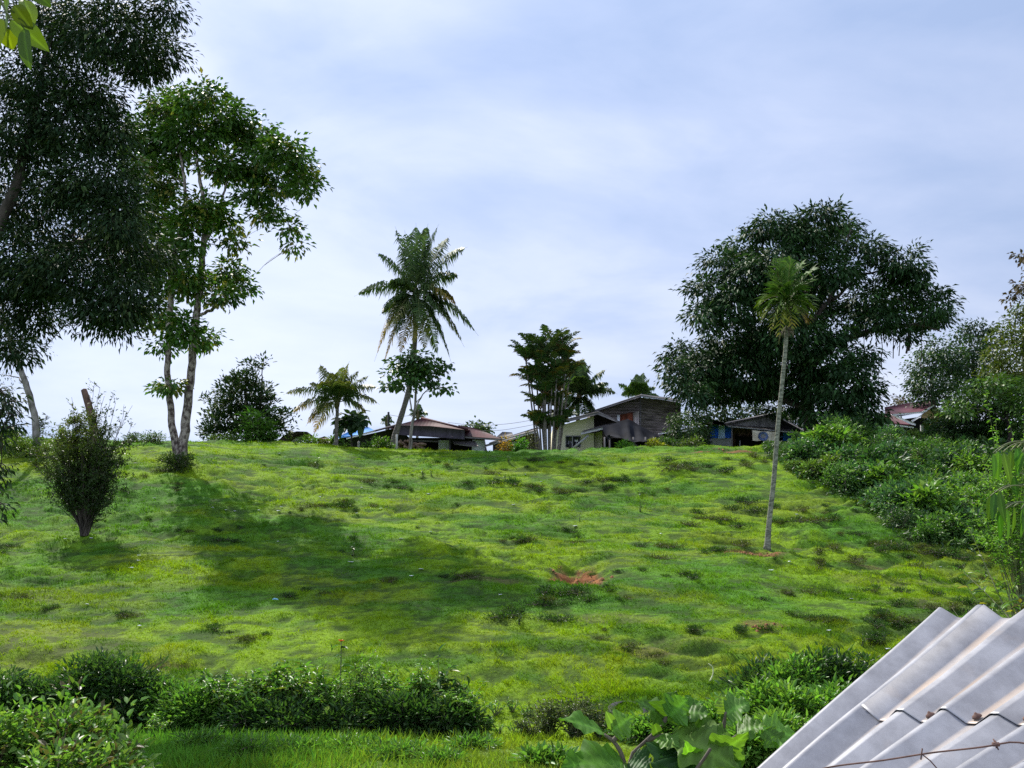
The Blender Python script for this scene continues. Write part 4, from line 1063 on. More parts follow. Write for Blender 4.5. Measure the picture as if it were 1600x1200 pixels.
# --- white-edged lean-to
h = house('lean_to', 'low lean-to roof with bright white edges beside the black tarpaulin', 'lean-to', 1065, 77)
poly('roof', 'grey_roof', [(1030,677,77),(1091,668,77),(1092,666.5,81),(1036,675,81)], DN, h)
poly('roof_edge', 'white_trim', [(1029,676.8,76.9),(1091,667.8,76.9),(1091,669.6,76.9),(1029,678.8,76.9)], (0, .1, 0), h)
poly('roof_edge', 'white_trim', [(1078,673,76.5),(1091,670.6,76.5),(1091,672.8,76.5),(1078,675.4,76.5)], (0, .1, 0), h)
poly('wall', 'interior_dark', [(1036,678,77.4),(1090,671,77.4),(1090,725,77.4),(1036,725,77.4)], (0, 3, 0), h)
# --- blue shack
h = house('blue_shack', 'blue painted shack with a hanging banner under the spreading tree', 'shack', 1180, 84)
poly('roof', 'grey_roof', [(1130,662,83.4),(1206,646.5,83.4),(1208,644.5,92),(1136,659,92)], DN, h)
poly('roof', 'grey_roof', [(1206,646.5,83.4),(1257,674,83.4),(1256,671,92),(1208,644.5,92)], DN, h)
poly('gable', 'mossy_sheet', [(1132,662.5,84),(1206,648,84),(1216,653,84),(1216,668,84),(1130,664.5,84)], (0, 6, 0), h)
poly('gable', 'dark_wall', [(1216.2,653.3,84.05),(1254,673.5,84.05),(1254,676,84.05),(1216.2,668,84.05)], (0, 6, 0), h)
poly('side_roof', 'grey_roof', [(1088,664,82.6),(1118,656,82.6),(1134,662,82.6),(1125,661,87),(1094,663,87)], DN, h)
poly('awning', 'grey_roof', [(1138,665.5,81.8),(1240,675.2,81.8),(1240,671,84),(1130,662.5,84)], (0, 0, -.05), h)
poly('awning_edge', 'pale_grey', [(1138,665.2,81.7),(1241,675.0,81.7),(1241,676.4,81.7),(1138,666.8,81.7)], (0, .1, 0), h)
poly('wall', 'dark_wall', [(1090,668,85.0),(1112,664,85.0),(1112,725,85.0),(1090,725,85.0)], (0, 3, 0), h)
poly('wall', 'blue_paint', [(1112.2,664,84.3),(1144,666,84.3),(1144,684.5,84.3),(1112.2,684.5,84.3)], (0, 3, 0), h)
poly('wall', 'block_wall', [(1112.2,684.6,84.3),(1144,684.6,84.3),(1144,725,84.3),(1112.2,725,84.3)], (0, 3, 0), h)
w_ = poly('window', 'curtain', [(1123,665.5,84.2),(1132.5,665.5,84.2),(1133,684.5,84.2),(1122.5,685.5,84.2)], (0, .06, 0), h)
poly('wall', 'bark_brown', [(1144.2,667,85.2),(1176,668,85.2),(1176,688,85.2),(1144.2,725,85.2)], (0, .3, 0), h)
poly('doorway', 'interior_dark', [(1150,681,85.0),(1226,684,85.0),(1226,725,85.0),(1150,725,85.0)], (0, .1, 0), h)
poly('wall', 'dark_wall', [(1176.2,669,85.3),(1224,674,85.3),(1224,683,85.3),(1176.2,683,85.3)], (0, .3, 0), h)
poly('wall', 'blue_paint', [(1223.5,675,84.35),(1241,677,84.35),(1241,689,84.35),(1223.5,689,84.35)], (0, 3, 0), h)
poly('wall', 'block_wall', [(1223.5,689.1,84.35),(1255,689.1,84.35),(1255,725,84.35),(1223.5,725,84.35)], (0, 3, 0), h)
poly('wall', 'block_wall', [(1241.2,676,84.4),(1255,677,84.4),(1255,689,84.4),(1241.2,689,84.4)], (0, 3, 0), h)
poly('post', 'grey_trim', [(1143,666,81.9),(1144.6,666,81.9),(1144.6,722,81.9),(1143,722,81.9)], (0, .1, 0), h)
bar('post', 'grey_trim', (1210,676,82.2), (1210,720,82.2), .06, h)
bar('post', 'pale_grey', (1156,688,84.6), (1156,720,84.6), .07, h)
def ban_mat():
    m, t, b, o = new_mat('banner_print')
    tc = t.nodes.new('ShaderNodeTexCoord')
    n = t.nodes.new('ShaderNodeTexNoise'); n.inputs['Scale'].default_value = 1.4; n.inputs['Detail'].default_value = 5
    t.links.new(tc.outputs['Object'], n.inputs['Vector'])
    r = t.nodes.new('ShaderNodeValToRGB')
    r.color_ramp.elements[0].position = .38; r.color_ramp.elements[0].color = (.55, .47, .32, 1)
    r.color_ramp.elements[1].position = .6; r.color_ramp.elements[1].color = (.80, .74, .58, 1)
    e = r.color_ramp.elements.new(.72); e.color = (.50, .42, .16, 1)
    t.links.new(n.outputs[0], r.inputs[0]); t.links.new(r.outputs[0], b.inputs['Base Color']); b.inputs['Roughness'].default_value = .6
    return m
M['banner_print'] = ban_mat()
bn = thing('banner', 'cream hanging banner with a round blue emblem', 'banner', P(1195, 690, 81.6))
g = Geo()
nu = 14; a = np.array([P(1175.5 + 39.5 * i / (nu - 1), 672.5 + 2.6 * i / (nu - 1), 81.6 + .05 * math.sin(i * 1.3)) for i in range(nu)]); b2 = np.array([P(1176 + 40 * i / (nu - 1), 688 + 3.2 * i / (nu - 1) + .5 * math.sin(i), 81.5 + .08 * math.sin(i * 1.1 + 1)) for i in range(nu)])
v = np.concatenate([a, b2, a + (0, .02, 0), b2 + (0, .02, 0)])
g.add(v, [(i, i + 1, nu + i + 1, nu + i) for i in range(nu - 1)] + [(2 * nu + i, 3 * nu + i, 3 * nu + i + 1, 2 * nu + i + 1) for i in range(nu - 1)])
g.build('cloth', 'banner_print', bn)
g = Geo(); c_ = P(1192.5, 681.5, 81.38)
for r_, colr, dd in ((.42, 0, 0), ):
    th = np.linspace(0, 2 * math.pi, 25)[:-1]
    ring = c_ + np.stack([np.cos(th) * r_, np.zeros(24), np.sin(th) * r_ * .9], 1)
    g.prism(ring[::-1], (0, .012, 0))
bmat('emblem_blue', (.16, .22, .42), .4, 5, .6, bump=0)
g.build('emblem', 'emblem_blue', bn)
g = Geo(); r_ = .22; ring = c_ + (0, -.012, 0) + np.stack([np.cos(th) * r_, np.zeros(24), np.sin(th) * r_ * .8], 1); g.prism(ring[::-1], (0, .01, 0)); g.build('emblem_centre', 'pale_grey', bn)
# --- house with worn maroon roof on the right
h = house('maroon_roofed_house', 'house with a worn maroon roof and white eaves at the right', 'house', 1410, 90)
poly('roof', 'maroon_roof_worn', [(1384,653,90),(1393,647,90),(1441,643,90),(1462,631,93),(1450,625,97),(1382,636,97)], DN, h)
poly('roof', 'maroon_roof_worn', [(1360,662,88),(1372,646,92),(1392,648,90),(1428,663.5,87.4),(1398,661.5,87.4)], DN, h)
poly('roof_edge', 'white_trim', [(1393,647,89.8),(1441,642.8,89.8),(1441,645.4,89.8),(1393,650.2,89.8)], (0, .12, 0), h)
poly('gable_edge', 'white_trim', [(1441,643,89.75),(1462,630.6,92),(1462,633,92),(1441,646.4,89.75)], (0, .12, 0), h)
poly('gable', 'gable_board', [(1440,648,91),(1461,634,92.6),(1478,650,92.6),(1478,656,92.6),(1440,653,91)], (0, .2, 0), h)
poly('porch_edge', 'white_trim', [(1394,648.6,87.3),(1400,649.5,87.3),(1431,662,87.3),(1431,665,87.3),(1424,663.5,87.3)], (0, .12, 0), h)
poly('porch_edge', 'white_trim', [(1374,659.6,87.2),(1428,667,87.2),(1428,669,87.2),(1374,661.6,87.2)], (0, .12, 0), h)
poly('porch_edge', 'white_trim', [(1424,657.0,87.1),(1440,648,88.6),(1440,650.5,88.6),(1426,659.2,87.1)], (0, .1, 0), h)
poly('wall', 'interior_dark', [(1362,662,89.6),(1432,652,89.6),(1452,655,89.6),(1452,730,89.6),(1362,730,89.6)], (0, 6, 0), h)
for a_ in (1366, 1410, 1441):
    poly('column', 'pale_grey', [(a_ - 2,664,87.6),(a_ + 2,664,87.6),(a_ + 2,720,87.6),(a_ - 2,720,87.6)], (0, .2, 0), h)
# --- poles, wires, mast
h = thing('utility_pole', 'thin dark pole beside the distant palm', 'pole', P(607, 700, 100))
bar('pole', 'wire', (607,720,100), (607,644,100), .11, h)
bar('insulator', 'wire', (605.6,648,100), (608.4,648,100), .06, h)
def wire(label, pts, r=.018):
    g = Geo(); q = [P(*p) for p in pts]; g.tube(spline(q, 14), r, 4)
    o = g.build('cable', 'wire', None, origin=q[0]); tag(o, label, 'cable')
wire('upper of two overhead cables running left of the clumping palm', [(700,660,100),(740,664.5,97),(790,662.5,93),(845,654,88)])
wire('lower of two overhead cables running left of the clumping palm', [(700,672,100),(770,673,97),(815,667,92),(850,660,88)])
wire('short cable running from the thin pole towards the leaning palm', [(607,648,100),(625,650.5,99),(650,648,98)])
wire('cable running from the antenna mast over the maroon roof', [(1376,616,95),(1395,619,96),(1430,624,98)])
h = thing('antenna_mast', 'thin antenna mast rising right of the spreading tree', 'antenna', P(1373, 700, 92))
bar('mast', 'wire', (1373,720,92), (1373,548,92), .035, h)
for r_ in (590, 596, 602, 608):
    bar('element', 'wire', (1369,r_,92), (1378,r_ + 1,92), .03, h)
# --- firewood pile, fence posts
h = thing('firewood_pile', 'stacked firewood under the dark house eave', 'firewood', P(632, 702, 74))
for i in range(46):
    c_ = P(609 + rng.random() * 52, 701 - rng.random() * 13 * (1 if rng.random() < .8 else .4), 73.6 + rng.random() * .8)
    c_[2] -= .05
    g = Geo(); d_ = np.array([.5 * (rng.random() - .3), .6, (rng.random() - .5) * .3]) * .6
    g.tube([c_ - d_, c_, c_ + d_], [.10, .11, .09], 7); g.build('log', 'firewood', h)
for px_, top, lab in ((620, 679, 'white post in front of the firewood pile'), (560.5, 690, 'short grey post left of the dark house')):
    b_ = P(px_, 704, 66.5); b_[2] = gxy(b_[0], b_[1])
    g = Geo(); tp = P(px_, top, 66.5); g.tube([b_ - (0, 0, .1), (b_ + tp) / 2, tp], [.075, .07, .07], 7); o = g.build('post', 'concrete_post', None, origin=b_); tag(o, lab, 'post')

# ------------------------------------------------------------------ plants along the crest
def crest(px, top, w, label, Y=65.5, c=((.05, .11, .02), (.10, .20, .03)), LL=.2, LW=.08, name='shrub', n=900, group=None, **k):
    b_ = P(px, 700, Y); b_[2] = gxy(b_[0], b_[1])
    hh = max(.4, P(px, top, Y)[2] - b_[2])
    mound(name, label, 'shrub', b_, w * Y / F, w * Y / F * .7, hh, LL, LW, c[0], c[1], n=n, group=group, **k)
crest(393, 642, 24, 'bright green large-leaved plant in front of the dark broad-leaved tree', c=((.06,.14,.022),(.12,.25,.035)), LL=.34, LW=.17, n=700, clump=.25, per=7)
crest(420, 664, 18, 'bright leafy shrub low beside the curved dark shelter', c=((.05,.12,.022),(.10,.21,.035)), LL=.28, LW=.14)
crest(358, 676, 18, 'pale feathery green shrub at the foot of the dark broad-leaved tree', c=((.09,.17,.03),(.15,.25,.05)), LL=.14, LW=.04)
crest(330, 680, 12, 'small pale shrub left of the feathery green shrub on the crest', c=((.09,.15,.03),(.14,.22,.05)), LL=.14, LW=.05, n=500)
crest(232, 676, 20, 'low dark green shrub on the crest right of the bush', Y=60, c=((.04,.08,.02),(.09,.15,.03)), LL=.16, LW=.05)
crest(205, 680, 12, 'small dark shrub touching the right side of the bush', Y=60, c=((.04,.08,.02),(.08,.13,.03)), LL=.16, LW=.05, n=500)
crest(483, 684, 18, 'row of light green plants under the short palm fronds', c=((.08,.17,.03),(.15,.26,.05)), LL=.22, LW=.06, n=700, up=.5)
crest(505, 688, 12, 'brownish green low shrub left of the short palm trunk', c=((.06,.08,.02),(.11,.13,.03)), LL=.18, LW=.07, n=500)
crest(527, 684, 12, 'leafy green shrub around the short palm trunk', c=((.06,.13,.03),(.12,.22,.04)), LL=.2, LW=.09, n=600)
crest(574, 690, 9, 'small bright shrub between the two short posts', c=((.06,.13,.02),(.11,.20,.04)), LL=.18, LW=.08, n=400)
crest(594, 681, 13, 'green shrub at the foot of the leaning palm', Y=68, c=((.05,.11,.02),(.10,.19,.03)), LL=.2, LW=.09, n=700)
crest(607, 690, 8, 'lowest green shrub right beside the firewood pile', Y=68, c=((.05,.11,.02),(.10,.19,.03)), LL=.2, LW=.09, n=400)
crest(789, 686, 8, 'orange leaved bush in front of the low grey house', c=((.22,.12,.02),(.40,.24,.04)), LL=.2, LW=.05, n=400)
crest(811, 688, 9, 'bright green bush in front of the low grey house', c=((.06,.16,.02),(.10,.26,.03)), LL=.22, LW=.11, n=400)
crest(826, 670, 10, 'brownish conical shrub left of the clumping palm', Y=72, c=((.04,.05,.02),(.08,.085,.03)), LL=.16, LW=.05, n=800)
crest(975, 693, 10, 'light green bush in front of the black tarpaulin', c=((.07,.17,.02),(.12,.26,.035)), LL=.22, LW=.08, n=400)
crest(1021, 689, 11, 'yellow leaved shrub right of the black tarpaulin', c=((.16,.19,.02),(.34,.34,.035)), LL=.22, LW=.07, n=500)
crest(1047, 684, 14, 'dark green shrub beneath the white-edged lean-to', Y=68, n=700, c=((.03,.07,.02),(.07,.13,.03)))
crest(1078, 686, 18, 'leafy olive shrub growing below the barn corner', Y=68, n=800, c=((.05,.08,.02),(.10,.15,.03)))
crest(20, 672, 30, 'dark dense shrub on the crest at the left edge', Y=58, n=1500, c=((.03,.06,.02),(.06,.10,.03)))
crest(-30, 650, 36, 'tall dark shrub cut by the left edge of the picture', Y=57, n=1500, c=((.03,.06,.02),(.06,.10,.03)))
b_ = G(40, 712); mound('shrub', 'light green spreading shrub below the left crest', 'shrub', b_, 2.0, 1.0, .9, .18, .06, (.06,.11,.02), (.12,.19,.035), n=2200)
b_ = G(8, 700); mound('shrub', 'light green shrub beside the dark left edge shrub', 'shrub', b_, 1.5, 1.0, 1.0, .18, .06, (.05,.10,.02), (.11,.17,.035), n=1500)
# spiky plant near pale trunk
b_ = P(60, 690, 56); b_[2] = gxy(b_[0], b_[1])
herb('spiky_plant', 'thin dark spiky plant between the pale trunk and the bush', 'plant', b_, 2.9, .4, 5, .34, .05, (.03,.045,.035), (.05,.07,.05), droop=0, lps=40, sr=.02, curv=.05)
# ------------------------------------------------------------------ thicket on the right bank
def place_group(protos, spots, label, group, smin=.8, smax=1.25, fn=None):
    used = set()
    for (x, y, s) in spots:
        k = rng.integers(len(protos))
        z = gxy(x, y) - .03
        if k not in used:
            o = protos[k]; used.add(k); o.location = (x, y, z); o.rotation_euler = (0, 0, rng.random() * 6.28); o.scale = (s, s, s)
        else:
            o = copy_tree(protos[k], (x, y, z), rng.random() * 6.28, s)
        o['label'] = label; o['group'] = group
    for k, o in enumerate(protos):
        if k not in used:
            for ch in list(o.children): bpy.data.objects.remove(ch)
            bpy.data.objects.remove(o)
Z3 = (0, 0, 0)
def edge_row(px):
    return float(np.interp(px, [1185, 1250, 1340, 1400, 1480, 1560, 1700], [700, 752, 792, 845, 862, 872, 885]))
prot = [mound('thicket_shrub', 'x', 'shrub', Z3, 1.35, 1.2, [1.2, 1.9, 1.4, 1.6][i % 4], [.25, .20, .34, .22][i % 4], [.12, .07, .17, .12][i % 4], *[((.040,.105,.020),(.095,.20,.035)), ((.020,.055,.018),(.050,.115,.030)), ((.060,.14,.022),(.15,.28,.040)), ((.030,.085,.030),(.075,.17,.060)), ((.055,.10,.02),(.12,.19,.03))][i % 5],
              n=1900, c3=(.16, .28, .10), lumps=8, droop=.35, clump=.17, per=9) for i in range(10)]
spots = []
for px in np.arange(1236, 1700, 21):
    er = edge_row(px)
    rows = np.arange(712 if px < 1265 else 699, max(er - 12, 735 if px < 1265 else 0), 14)
    for r_ in rows:
        p = ground_at(px + rng.normal() * 6, r_ + rng.normal() * 3)
        spots.append((p[0], p[1], (.42 + .75 * rng.random() ** 1.5) * (.72 if r_ > er - 30 else 1.0)))
for px in np.arange(1285, 1620, 22):
    spots.append((*P(px, 700, 67)[:2], (.9 + .4 * rng.random()) * (.5 if 1355 < px < 1455 else 1)))
place_group(prot, spots, 'leafy green shrub packed in the thicket on the right bank', 'shrubs of the thicket on the right bank')
for i, (px, row, w, hpx, Y, lab, cs) in enumerate([
    (1300, 700, 24, 34, 69, 'olive shrub right of the thick dark trunk', ((.05,.08,.02),(.10,.14,.03))),
    (1340, 702, 26, 28, 69, 'dark shrub left of the house columns', ((.025,.06,.018),(.05,.10,.03))),
    (1395, 702, 24, 16, 68, 'yellow green shrub below the house columns', ((.08,.13,.02),(.16,.22,.03))),
    (1428, 700, 18, 22, 68, 'pale green shrub below the right end of the porch', ((.07,.12,.025),(.14,.21,.04))),
    (1290, 705, 30, 40, 92, 'dark undergrowth shrub behind the thick dark trunk', ((.02,.045,.018),(.045,.08,.03))),
    (1345, 705, 30, 44, 93, 'tall dark undergrowth shrub left of the maroon roofed house', ((.02,.045,.018),(.045,.08,.03))),
    (1250, 702, 14, 24, 70, 'bright shrub at the foot of the thick dark trunk', ((.05,.12,.03),(.12,.22,.07)))]):
    b_ = P(px, row, Y); b_[2] = gxy(b_[0], b_[1])
    mound('shrub', lab, 'shrub', b_, w * Y / F, w * Y / F * .7, max(.6, P(px, row - hpx, Y)[2] - b_[2]), .26, .10, cs[0], cs[1], n=1500 if Y < 90 else 3500)
# leaf carpet under the thicket
g = Geo()
n = 16000; px = 1195 + rng.random(n) * 520; u = rng.random(n)
er = np.array([edge_row(p) for p in px])
yy = np.interp(er, *[np.array(v_) for v_ in zip(*[(r_, ground_at(1400, r_)[1]) for r_ in np.arange(890, 698, -6)][::-1])]) if False else None
bound = {p_: ground_at(p_, edge_row(p_))[1] for p_ in range(1195, 1720, 15)}
yb = np.interp(px, list(bound), list(bound.values()))
y = yb + (70 - yb) * u; x = (px - 800) / F * y
c = jit(mixc((.025,.06,.018), (.07,.14,.03), rng.random(n)), n, .3, .12)
g.leaves(np.stack([x, y, gz(x, y) + .05 + .25 * rng.random(n)], 1), rdir(n), rdir(n) * .5 + (0, 0, 1), .24, .12, c, 'leaf')
o = g.build('ground_cover', 'leaf', None, origin=(0, 0, 0)); tag(o, 'creeping leafy ground cover under the right hand thicket', 'ground cover', kind='stuff')

# ------------------------------------------------------------------ weeds on the slope
wp = [mound('weed_clump', 'x', 'weed', Z3, .95 + .25 * (i % 3), .42, .26 + .14 * (i % 2), .15, .040, *[((.024,.060,.014),(.065,.135,.022)), ((.018,.045,.014),(.042,.090,.022)), ((.045,.065,.016),(.090,.115,.022))][i % 3], n=460, lumps=6, clump=.10, per=7, droop=.0, up=.5, group='g') for i in range(6)]
wspots = []
for px, row, n, s in [(600,757,5,.8),(615,765,3,.7),(540,790,7,.8),(575,795,4,.7),(500,792,3,.6),(735,755,6,1.05),(745,762,3,.9),(830,765,7,.9),(860,766,4,.8),(920,752,6,.9),(950,757,5,.8),(985,750,3,.7),
                    (830,725,4,.7),(870,722,5,.7),(930,722,4,.6),(1075,730,7,1.1),(1100,738,4,.9),(1170,718,4,.9),(1150,725,3,.8),(1160,792,6,1.1),(1185,802,4,.9),(1120,815,5,.8),(1150,822,4,.7),(1080,855,6,.8),(1110,862,4,.7),(1210,815,5,.9),
                    (1240,820,4,.8),(830,845,5,.7),(800,842,3,.6),(865,840,3,.6),(1000,880,5,.7),(985,895,4,.6),(1040,900,4,.6),(900,925,5,.8),(870,945,4,.8),(860,965,4,.8),(815,965,3,.8),(940,920,3,.6),(970,940,3,.5),
                    (740,902,4,.6),(715,905,3,.5),(590,910,3,.5),(555,858,2,.6),(500,728,1,.6),(670,745,3,.5),(690,720,4,.5),(640,735,3,.5),(760,735,4,.6),(1040,1035,3,.6),(1015,1018,4,.55),(975,1015,3,.4),(1150,985,4,.6),(1190,990,3,.6),(1095,985,2,.5),
                    (1390,855,8,.9),(1420,868,8,1.0),(1340,842,5,.7),(1300,800,4,.7),(1280,795,3,.6),(1450,885,6,.7),(1400,925,6,.6),(1520,905,5,.6),(1480,860,8,.8),(1440,852,6,.8),(1560,880,4,.8),(1500,870,6,.8),
                    (1340,968,8,.7),(1380,975,7,.7),(1310,965,5,.6),(1390,1000,6,.7),(1420,960,7,.7),(1470,950,8,.7),(1530,945,8,.7),(1580,950,6,.7),(1330,1005,4,.5),(1270,965,3,.5),(1370,950,4,.5),(1240,930,3,.4),(1330,925,4,.5),
                    (20,935,4,.6),(60,950,3,.5),(330,985,4,.5),(390,995,5,.6),(300,760,3,.5),(245,770,4,.6),(225,745,4,.7),(235,815,2,.5),(340,830,4,.7),(360,845,3,.6),(85,735,4,.7),(120,740,4,.7),(450,800,2,.5),(660,830,2,.4),(700,900,3,.5),(480,930,3,.5),
                    (580,835,2,.5),(1035,775,3,.5),(1000,770,3,.5),(880,700,3,.4),(960,702,3,.4),(1060,700,4,.5),(700,790,2,.4),(1235,880,3,.4),(1290,880,4,.5),(940,990,3,.4),(330,720,2,.5),(400,730,2,.4),(180,960,3,.5),(1320,870,3,.6),(20,860,3,.5)]:
    for k in range(n):
        p = ground_at(px + rng.normal() * (6 + 5 * n), min(row + rng.normal() * 4, 1130))
        wspots.append((p[0], p[1], s * (.55 + .55 * rng.random()) * .8))
while len(wspots) > 292: wspots.pop(rng.integers(len(wspots)))
place_group(wp, wspots, 'low dark green weed clump growing on the grassy slope', 'weed clumps scattered over the slope')
# thin seedlings standing up out of the turf
sp_ = [herb('seedling', 'x', 'plant', Z3, .55, .12, 3, .14, .06, (.045,.10,.02), (.09,.18,.03), lps=9, tpl='diamond', group='g') for _ in range(2)]
sspots = [(*ground_at(px, r_)[:2], s) for px, r_, s in [(497,732,1.5),(662,745,1.2),(675,745,1.0),(553,868,1.2),(790,752,1),(795,722,1.1),(1000,800,1.1),(810,975,1.0),(1440,905,1),(1348,1010,.8),(1540,905,1.2),(905,815,.8)]]
place_group(sp_, sspots, 'thin upright seedling sticking out of the slope', 'seedlings on the slope')

# ------------------------------------------------------------------ red bank: broken clods
def clods(px, row, n, sx, sy, label, name='soil_clods'):
    c0 = G(px, row); root = None
    g = Geo()
    for i in range(n):
        x = c0[0] + rng.normal() * sx; y = c0[1] + rng.normal() * sy; s = .02 + .06 * rng.random() ** 2
        v = rdir(10) * s * (.7 + .6 * rng.random((10, 1)))
        th = np.arange(5) * 1.2566; k = 5
        ringa = np.stack([np.cos(th), np.sin(th), np.zeros(5)], 1) * s * (.8 + .5 * rng.random((5, 1)))
        ringb = np.stack([np.cos(th), np.sin(th), np.zeros(5)], 1) * s * .6 * (.7 + .5 * rng.random((5, 1))) + (0, 0, s * .8)
        cpt = np.array([x, y, gxy(x, y) - s * .2])
        vv = np.concatenate([ringa, ringb, [[0, 0, s]]]) + cpt
        q = [(j, (j + 1) % 5, 5 + (j + 1) % 5, 5 + j) for j in range(5)]; t_ = [(5 + j, 5 + (j + 1) % 5, 10) for j in range(5)]
        g.add(vv, q, t_)
    o = g.build(name, 'red_soil', None, origin=c0); tag(o, label, 'soil', kind='stuff')
M['red_soil'] = noise_mat('red_soil', (.09, .030, .014), (.28, .125, .045), 4, .95, bump=.3)
clods(905, 898, 150, .5, .45, 'crumbled red soil in the bare hole mid slope')
clods(1160, 862, 90, .9, .25, 'crumbled brown soil left of the slim palm')
clods(1195, 980, 14, .35, .12, 'orange soil crumbs on the lower right slope')
clods(1120, 704, 60, 1.3, .2, 'orange soil crumbs on the crest before the blue shack')
# litter
lt = []
for i, (px, row) in enumerate([(408,711),(445,716),(436,711),(404,799),(440,794),(435,800),(565,763),(579,779),(500,778),(558,804),(595,796),(669,773),(673,833),(626,843),(434,848),(548,880),(658,892),(643,903),(782,932),(780,741),(821,744),(1000,775),(845,754),
                    (899,824),(1033,836),(802,790),(241,780),(332,795),(367,800),(353,799),(142,843),(216,878),(205,889),(102,844),(136,947),(218,870),(218,981),(1234,880),(1245,805),(1337,797),(1331,938),(1205,893),(1406,820),(1296,988),(1387,1017),(1470,888),(1566,920),(820,680+22)]):
    b_ = G(px, row); s = .045 + .045 * rng.random()
    if i == 0: s = .10
    g = Geo(); nn2 = 6; th = np.arange(nn2) * 6.283 / nn2 + rng.random()
    ring = np.stack([np.cos(th) * s * (.7 + .6 * rng.random(nn2)), np.sin(th) * s * (.6 + .5 * rng.random(nn2)), .045 + .02 * rng.random(nn2)], 1)
    v = np.concatenate([ring, [[0, 0, .06]], ring - (0, 0, .01)])
    g.add(v + b_, [(j, nn2 + 1 + j, nn2 + 1 + (j + 1) % nn2, (j + 1) % nn2) for j in range(nn2)], [(j, (j + 1) % nn2, nn2) for j in range(nn2)])
    o = g.build('litter', 'scrap', None, origin=b_); tag(o, 'small white scrap of litter lying on the slope', 'litter', 'white litter scattered over the slope')
    if i == 0: o['label'] = 'largest pale scrap of litter right of the twin-trunk tree'; del o['group']
for px, row, lab in ((430, 941, 'light blue scrap of litter on the lower slope'), ):
    b_ = G(px, row); g = Geo(); g.prism(b_ + np.array([(-.09, -.03, .09), (.0, -.05, .10), (.10, -.02, .08), (.06, .06, .10), (-.05, .05, .12)]), (0, 0, -.02))
    o = g.build('litter', 'blue_scrap', None, origin=b_); tag(o, lab, 'litter')

# ------------------------------------------------------------------ plants in the ditch
DK = ((.026,.066,.018),(.065,.135,.030)); MD = ((.060,.150,.025),(.150,.300,.050)); BR = ((.090,.200,.028),(.200,.370,.060))
def ditch(px, row, top, label, kind, rad=.8, **k):
    b_ = G(px, row); Y = b_[1]; hh = P(px, top, Y)[2] - b_[2]
    if kind == 'mound':
        d = dict(LL=.15, LW=.05, c=DK, n=3600, name='shrub'); d.update(k)
        mound(d['name'], label, 'shrub', b_, rad, rad * .7, hh, d['LL'], d['LW'], d['c'][0], d['c'][1], n=d['n'], lumps=12, droop=.1, up=.25, clump=.11, per=9)
    else:
        d = dict(LL=.20, LW=.07, c=MD, stems=26, lps=26, name='leafy_plant', droop=.35, sub=2); d.update(k)
        herb(d['name'], label, 'plant', b_, hh, rad, d['stems'], d['LL'], d['LW'], d['c'][0], d['c'][1], lps=d['lps'], droop=d['droop'], sub=d['sub'], c3=(.13, .17, .03))
ditch(165, 1128, 1022, 'large dark rounded shrub in the shade of the ditch', 'mound', .95, n=5200)
ditch(205, 1125, 1050, 'dark shrub just right of the large rounded one', 'mound', .7)
ditch(110, 1122, 1062, 'dark spreading shrub left of the large rounded one', 'mound', .9)
ditch(55, 1120, 1065, 'dark shrub second from the left edge in the ditch', 'mound', .9)
ditch(5, 1125, 1055, 'dark shrub at the left edge in the ditch', 'mound', .8)
ditch(262, 1130, 1075, 'leafy shrub with pale tips right of the shaded shrubs', 'mound', .75, c=MD, LL=.14)
ditch(240, 1155, 1112, 'small bushy yellow green sprig on the bare patch', 'herb', .3, stems=12, lps=18, LL=.12, LW=.05, c=BR, sub=1)
ditch(318, 1130, 1020, 'tall seedling with long drooping leaves left in the ditch', 'herb', .35, stems=6, lps=9, LL=.36, LW=.12, droop=.95, sub=0)
ditch(345, 1140, 1042, 'broad leafy plant behind the drooping seedling', 'herb', .7, LL=.22, LW=.085, stems=22)
ditch(300, 1140, 1085, 'low leafy shrub under the drooping seedling', 'mound', .75, c=MD)
ditch(385, 1142, 1050, 'dark leafy plant left of the ditch centre', 'herb', .7, LL=.20)
ditch(425, 1142, 1035, 'large-leaved plant left of the orange flower', 'herb', .7, LL=.24, LW=.09)
ditch(460, 1145, 1022, 'upright broad-leaved plant beside the orange flower', 'herb', .5, stems=14, LL=.30, LW=.09, lps=16, droop=.2)
ditch(400, 1148, 1095, 'small dark shrub low in front of the ditch plants', 'mound', .7, c=DK, n=2400)
ditch(505, 1145, 1050, 'leafy plant directly under the orange flower', 'herb', .6, LL=.18, LW=.06)
ditch(560, 1145, 1030, 'densely leaved upright plant right of the orange flower', 'herb', .65, stems=30, LL=.16, LW=.055, c=BR)
ditch(600, 1145, 1055, 'leafy plant in the dip between two taller ones', 'herb', .7, LL=.16, LW=.055)
ditch(535, 1150, 1095, 'dark undergrowth shrub with pale grass stems', 'mound', .8, n=2600)
ditch(620, 1150, 1092, 'dark undergrowth shrub low at the ditch edge', 'mound', .8, n=2600)
ditch(655, 1145, 1040, 'plant with glossy leaves left of the hanging leaved one', 'herb', .5, LL=.19, LW=.07)
ditch(685, 1147, 1036, 'plant with large pale hanging leaves on its top', 'herb', .55, stems=18, LL=.30, LW=.10, lps=16, droop=.95, c=((.05,.115,.035),(.10,.19,.06)))
ditch(720, 1150, 1068, 'lowest leafy plant at the right end of the ditch row', 'herb', .6, LL=.17, LW=.06, c=BR)
ditch(690, 1152, 1098, 'dark shrub under the hanging leaved plant', 'mound', .75, n=2600)
ditch(755, 1152, 1115, 'tiny leafy sprig trailing off the right end of the row', 'herb', .4, stems=12, lps=12, LL=.14, LW=.05)
ditch(450, 1150, 1105, 'dark undergrowth shrub beneath the upright broad-leaved plant', 'mound', .8, n=2600)
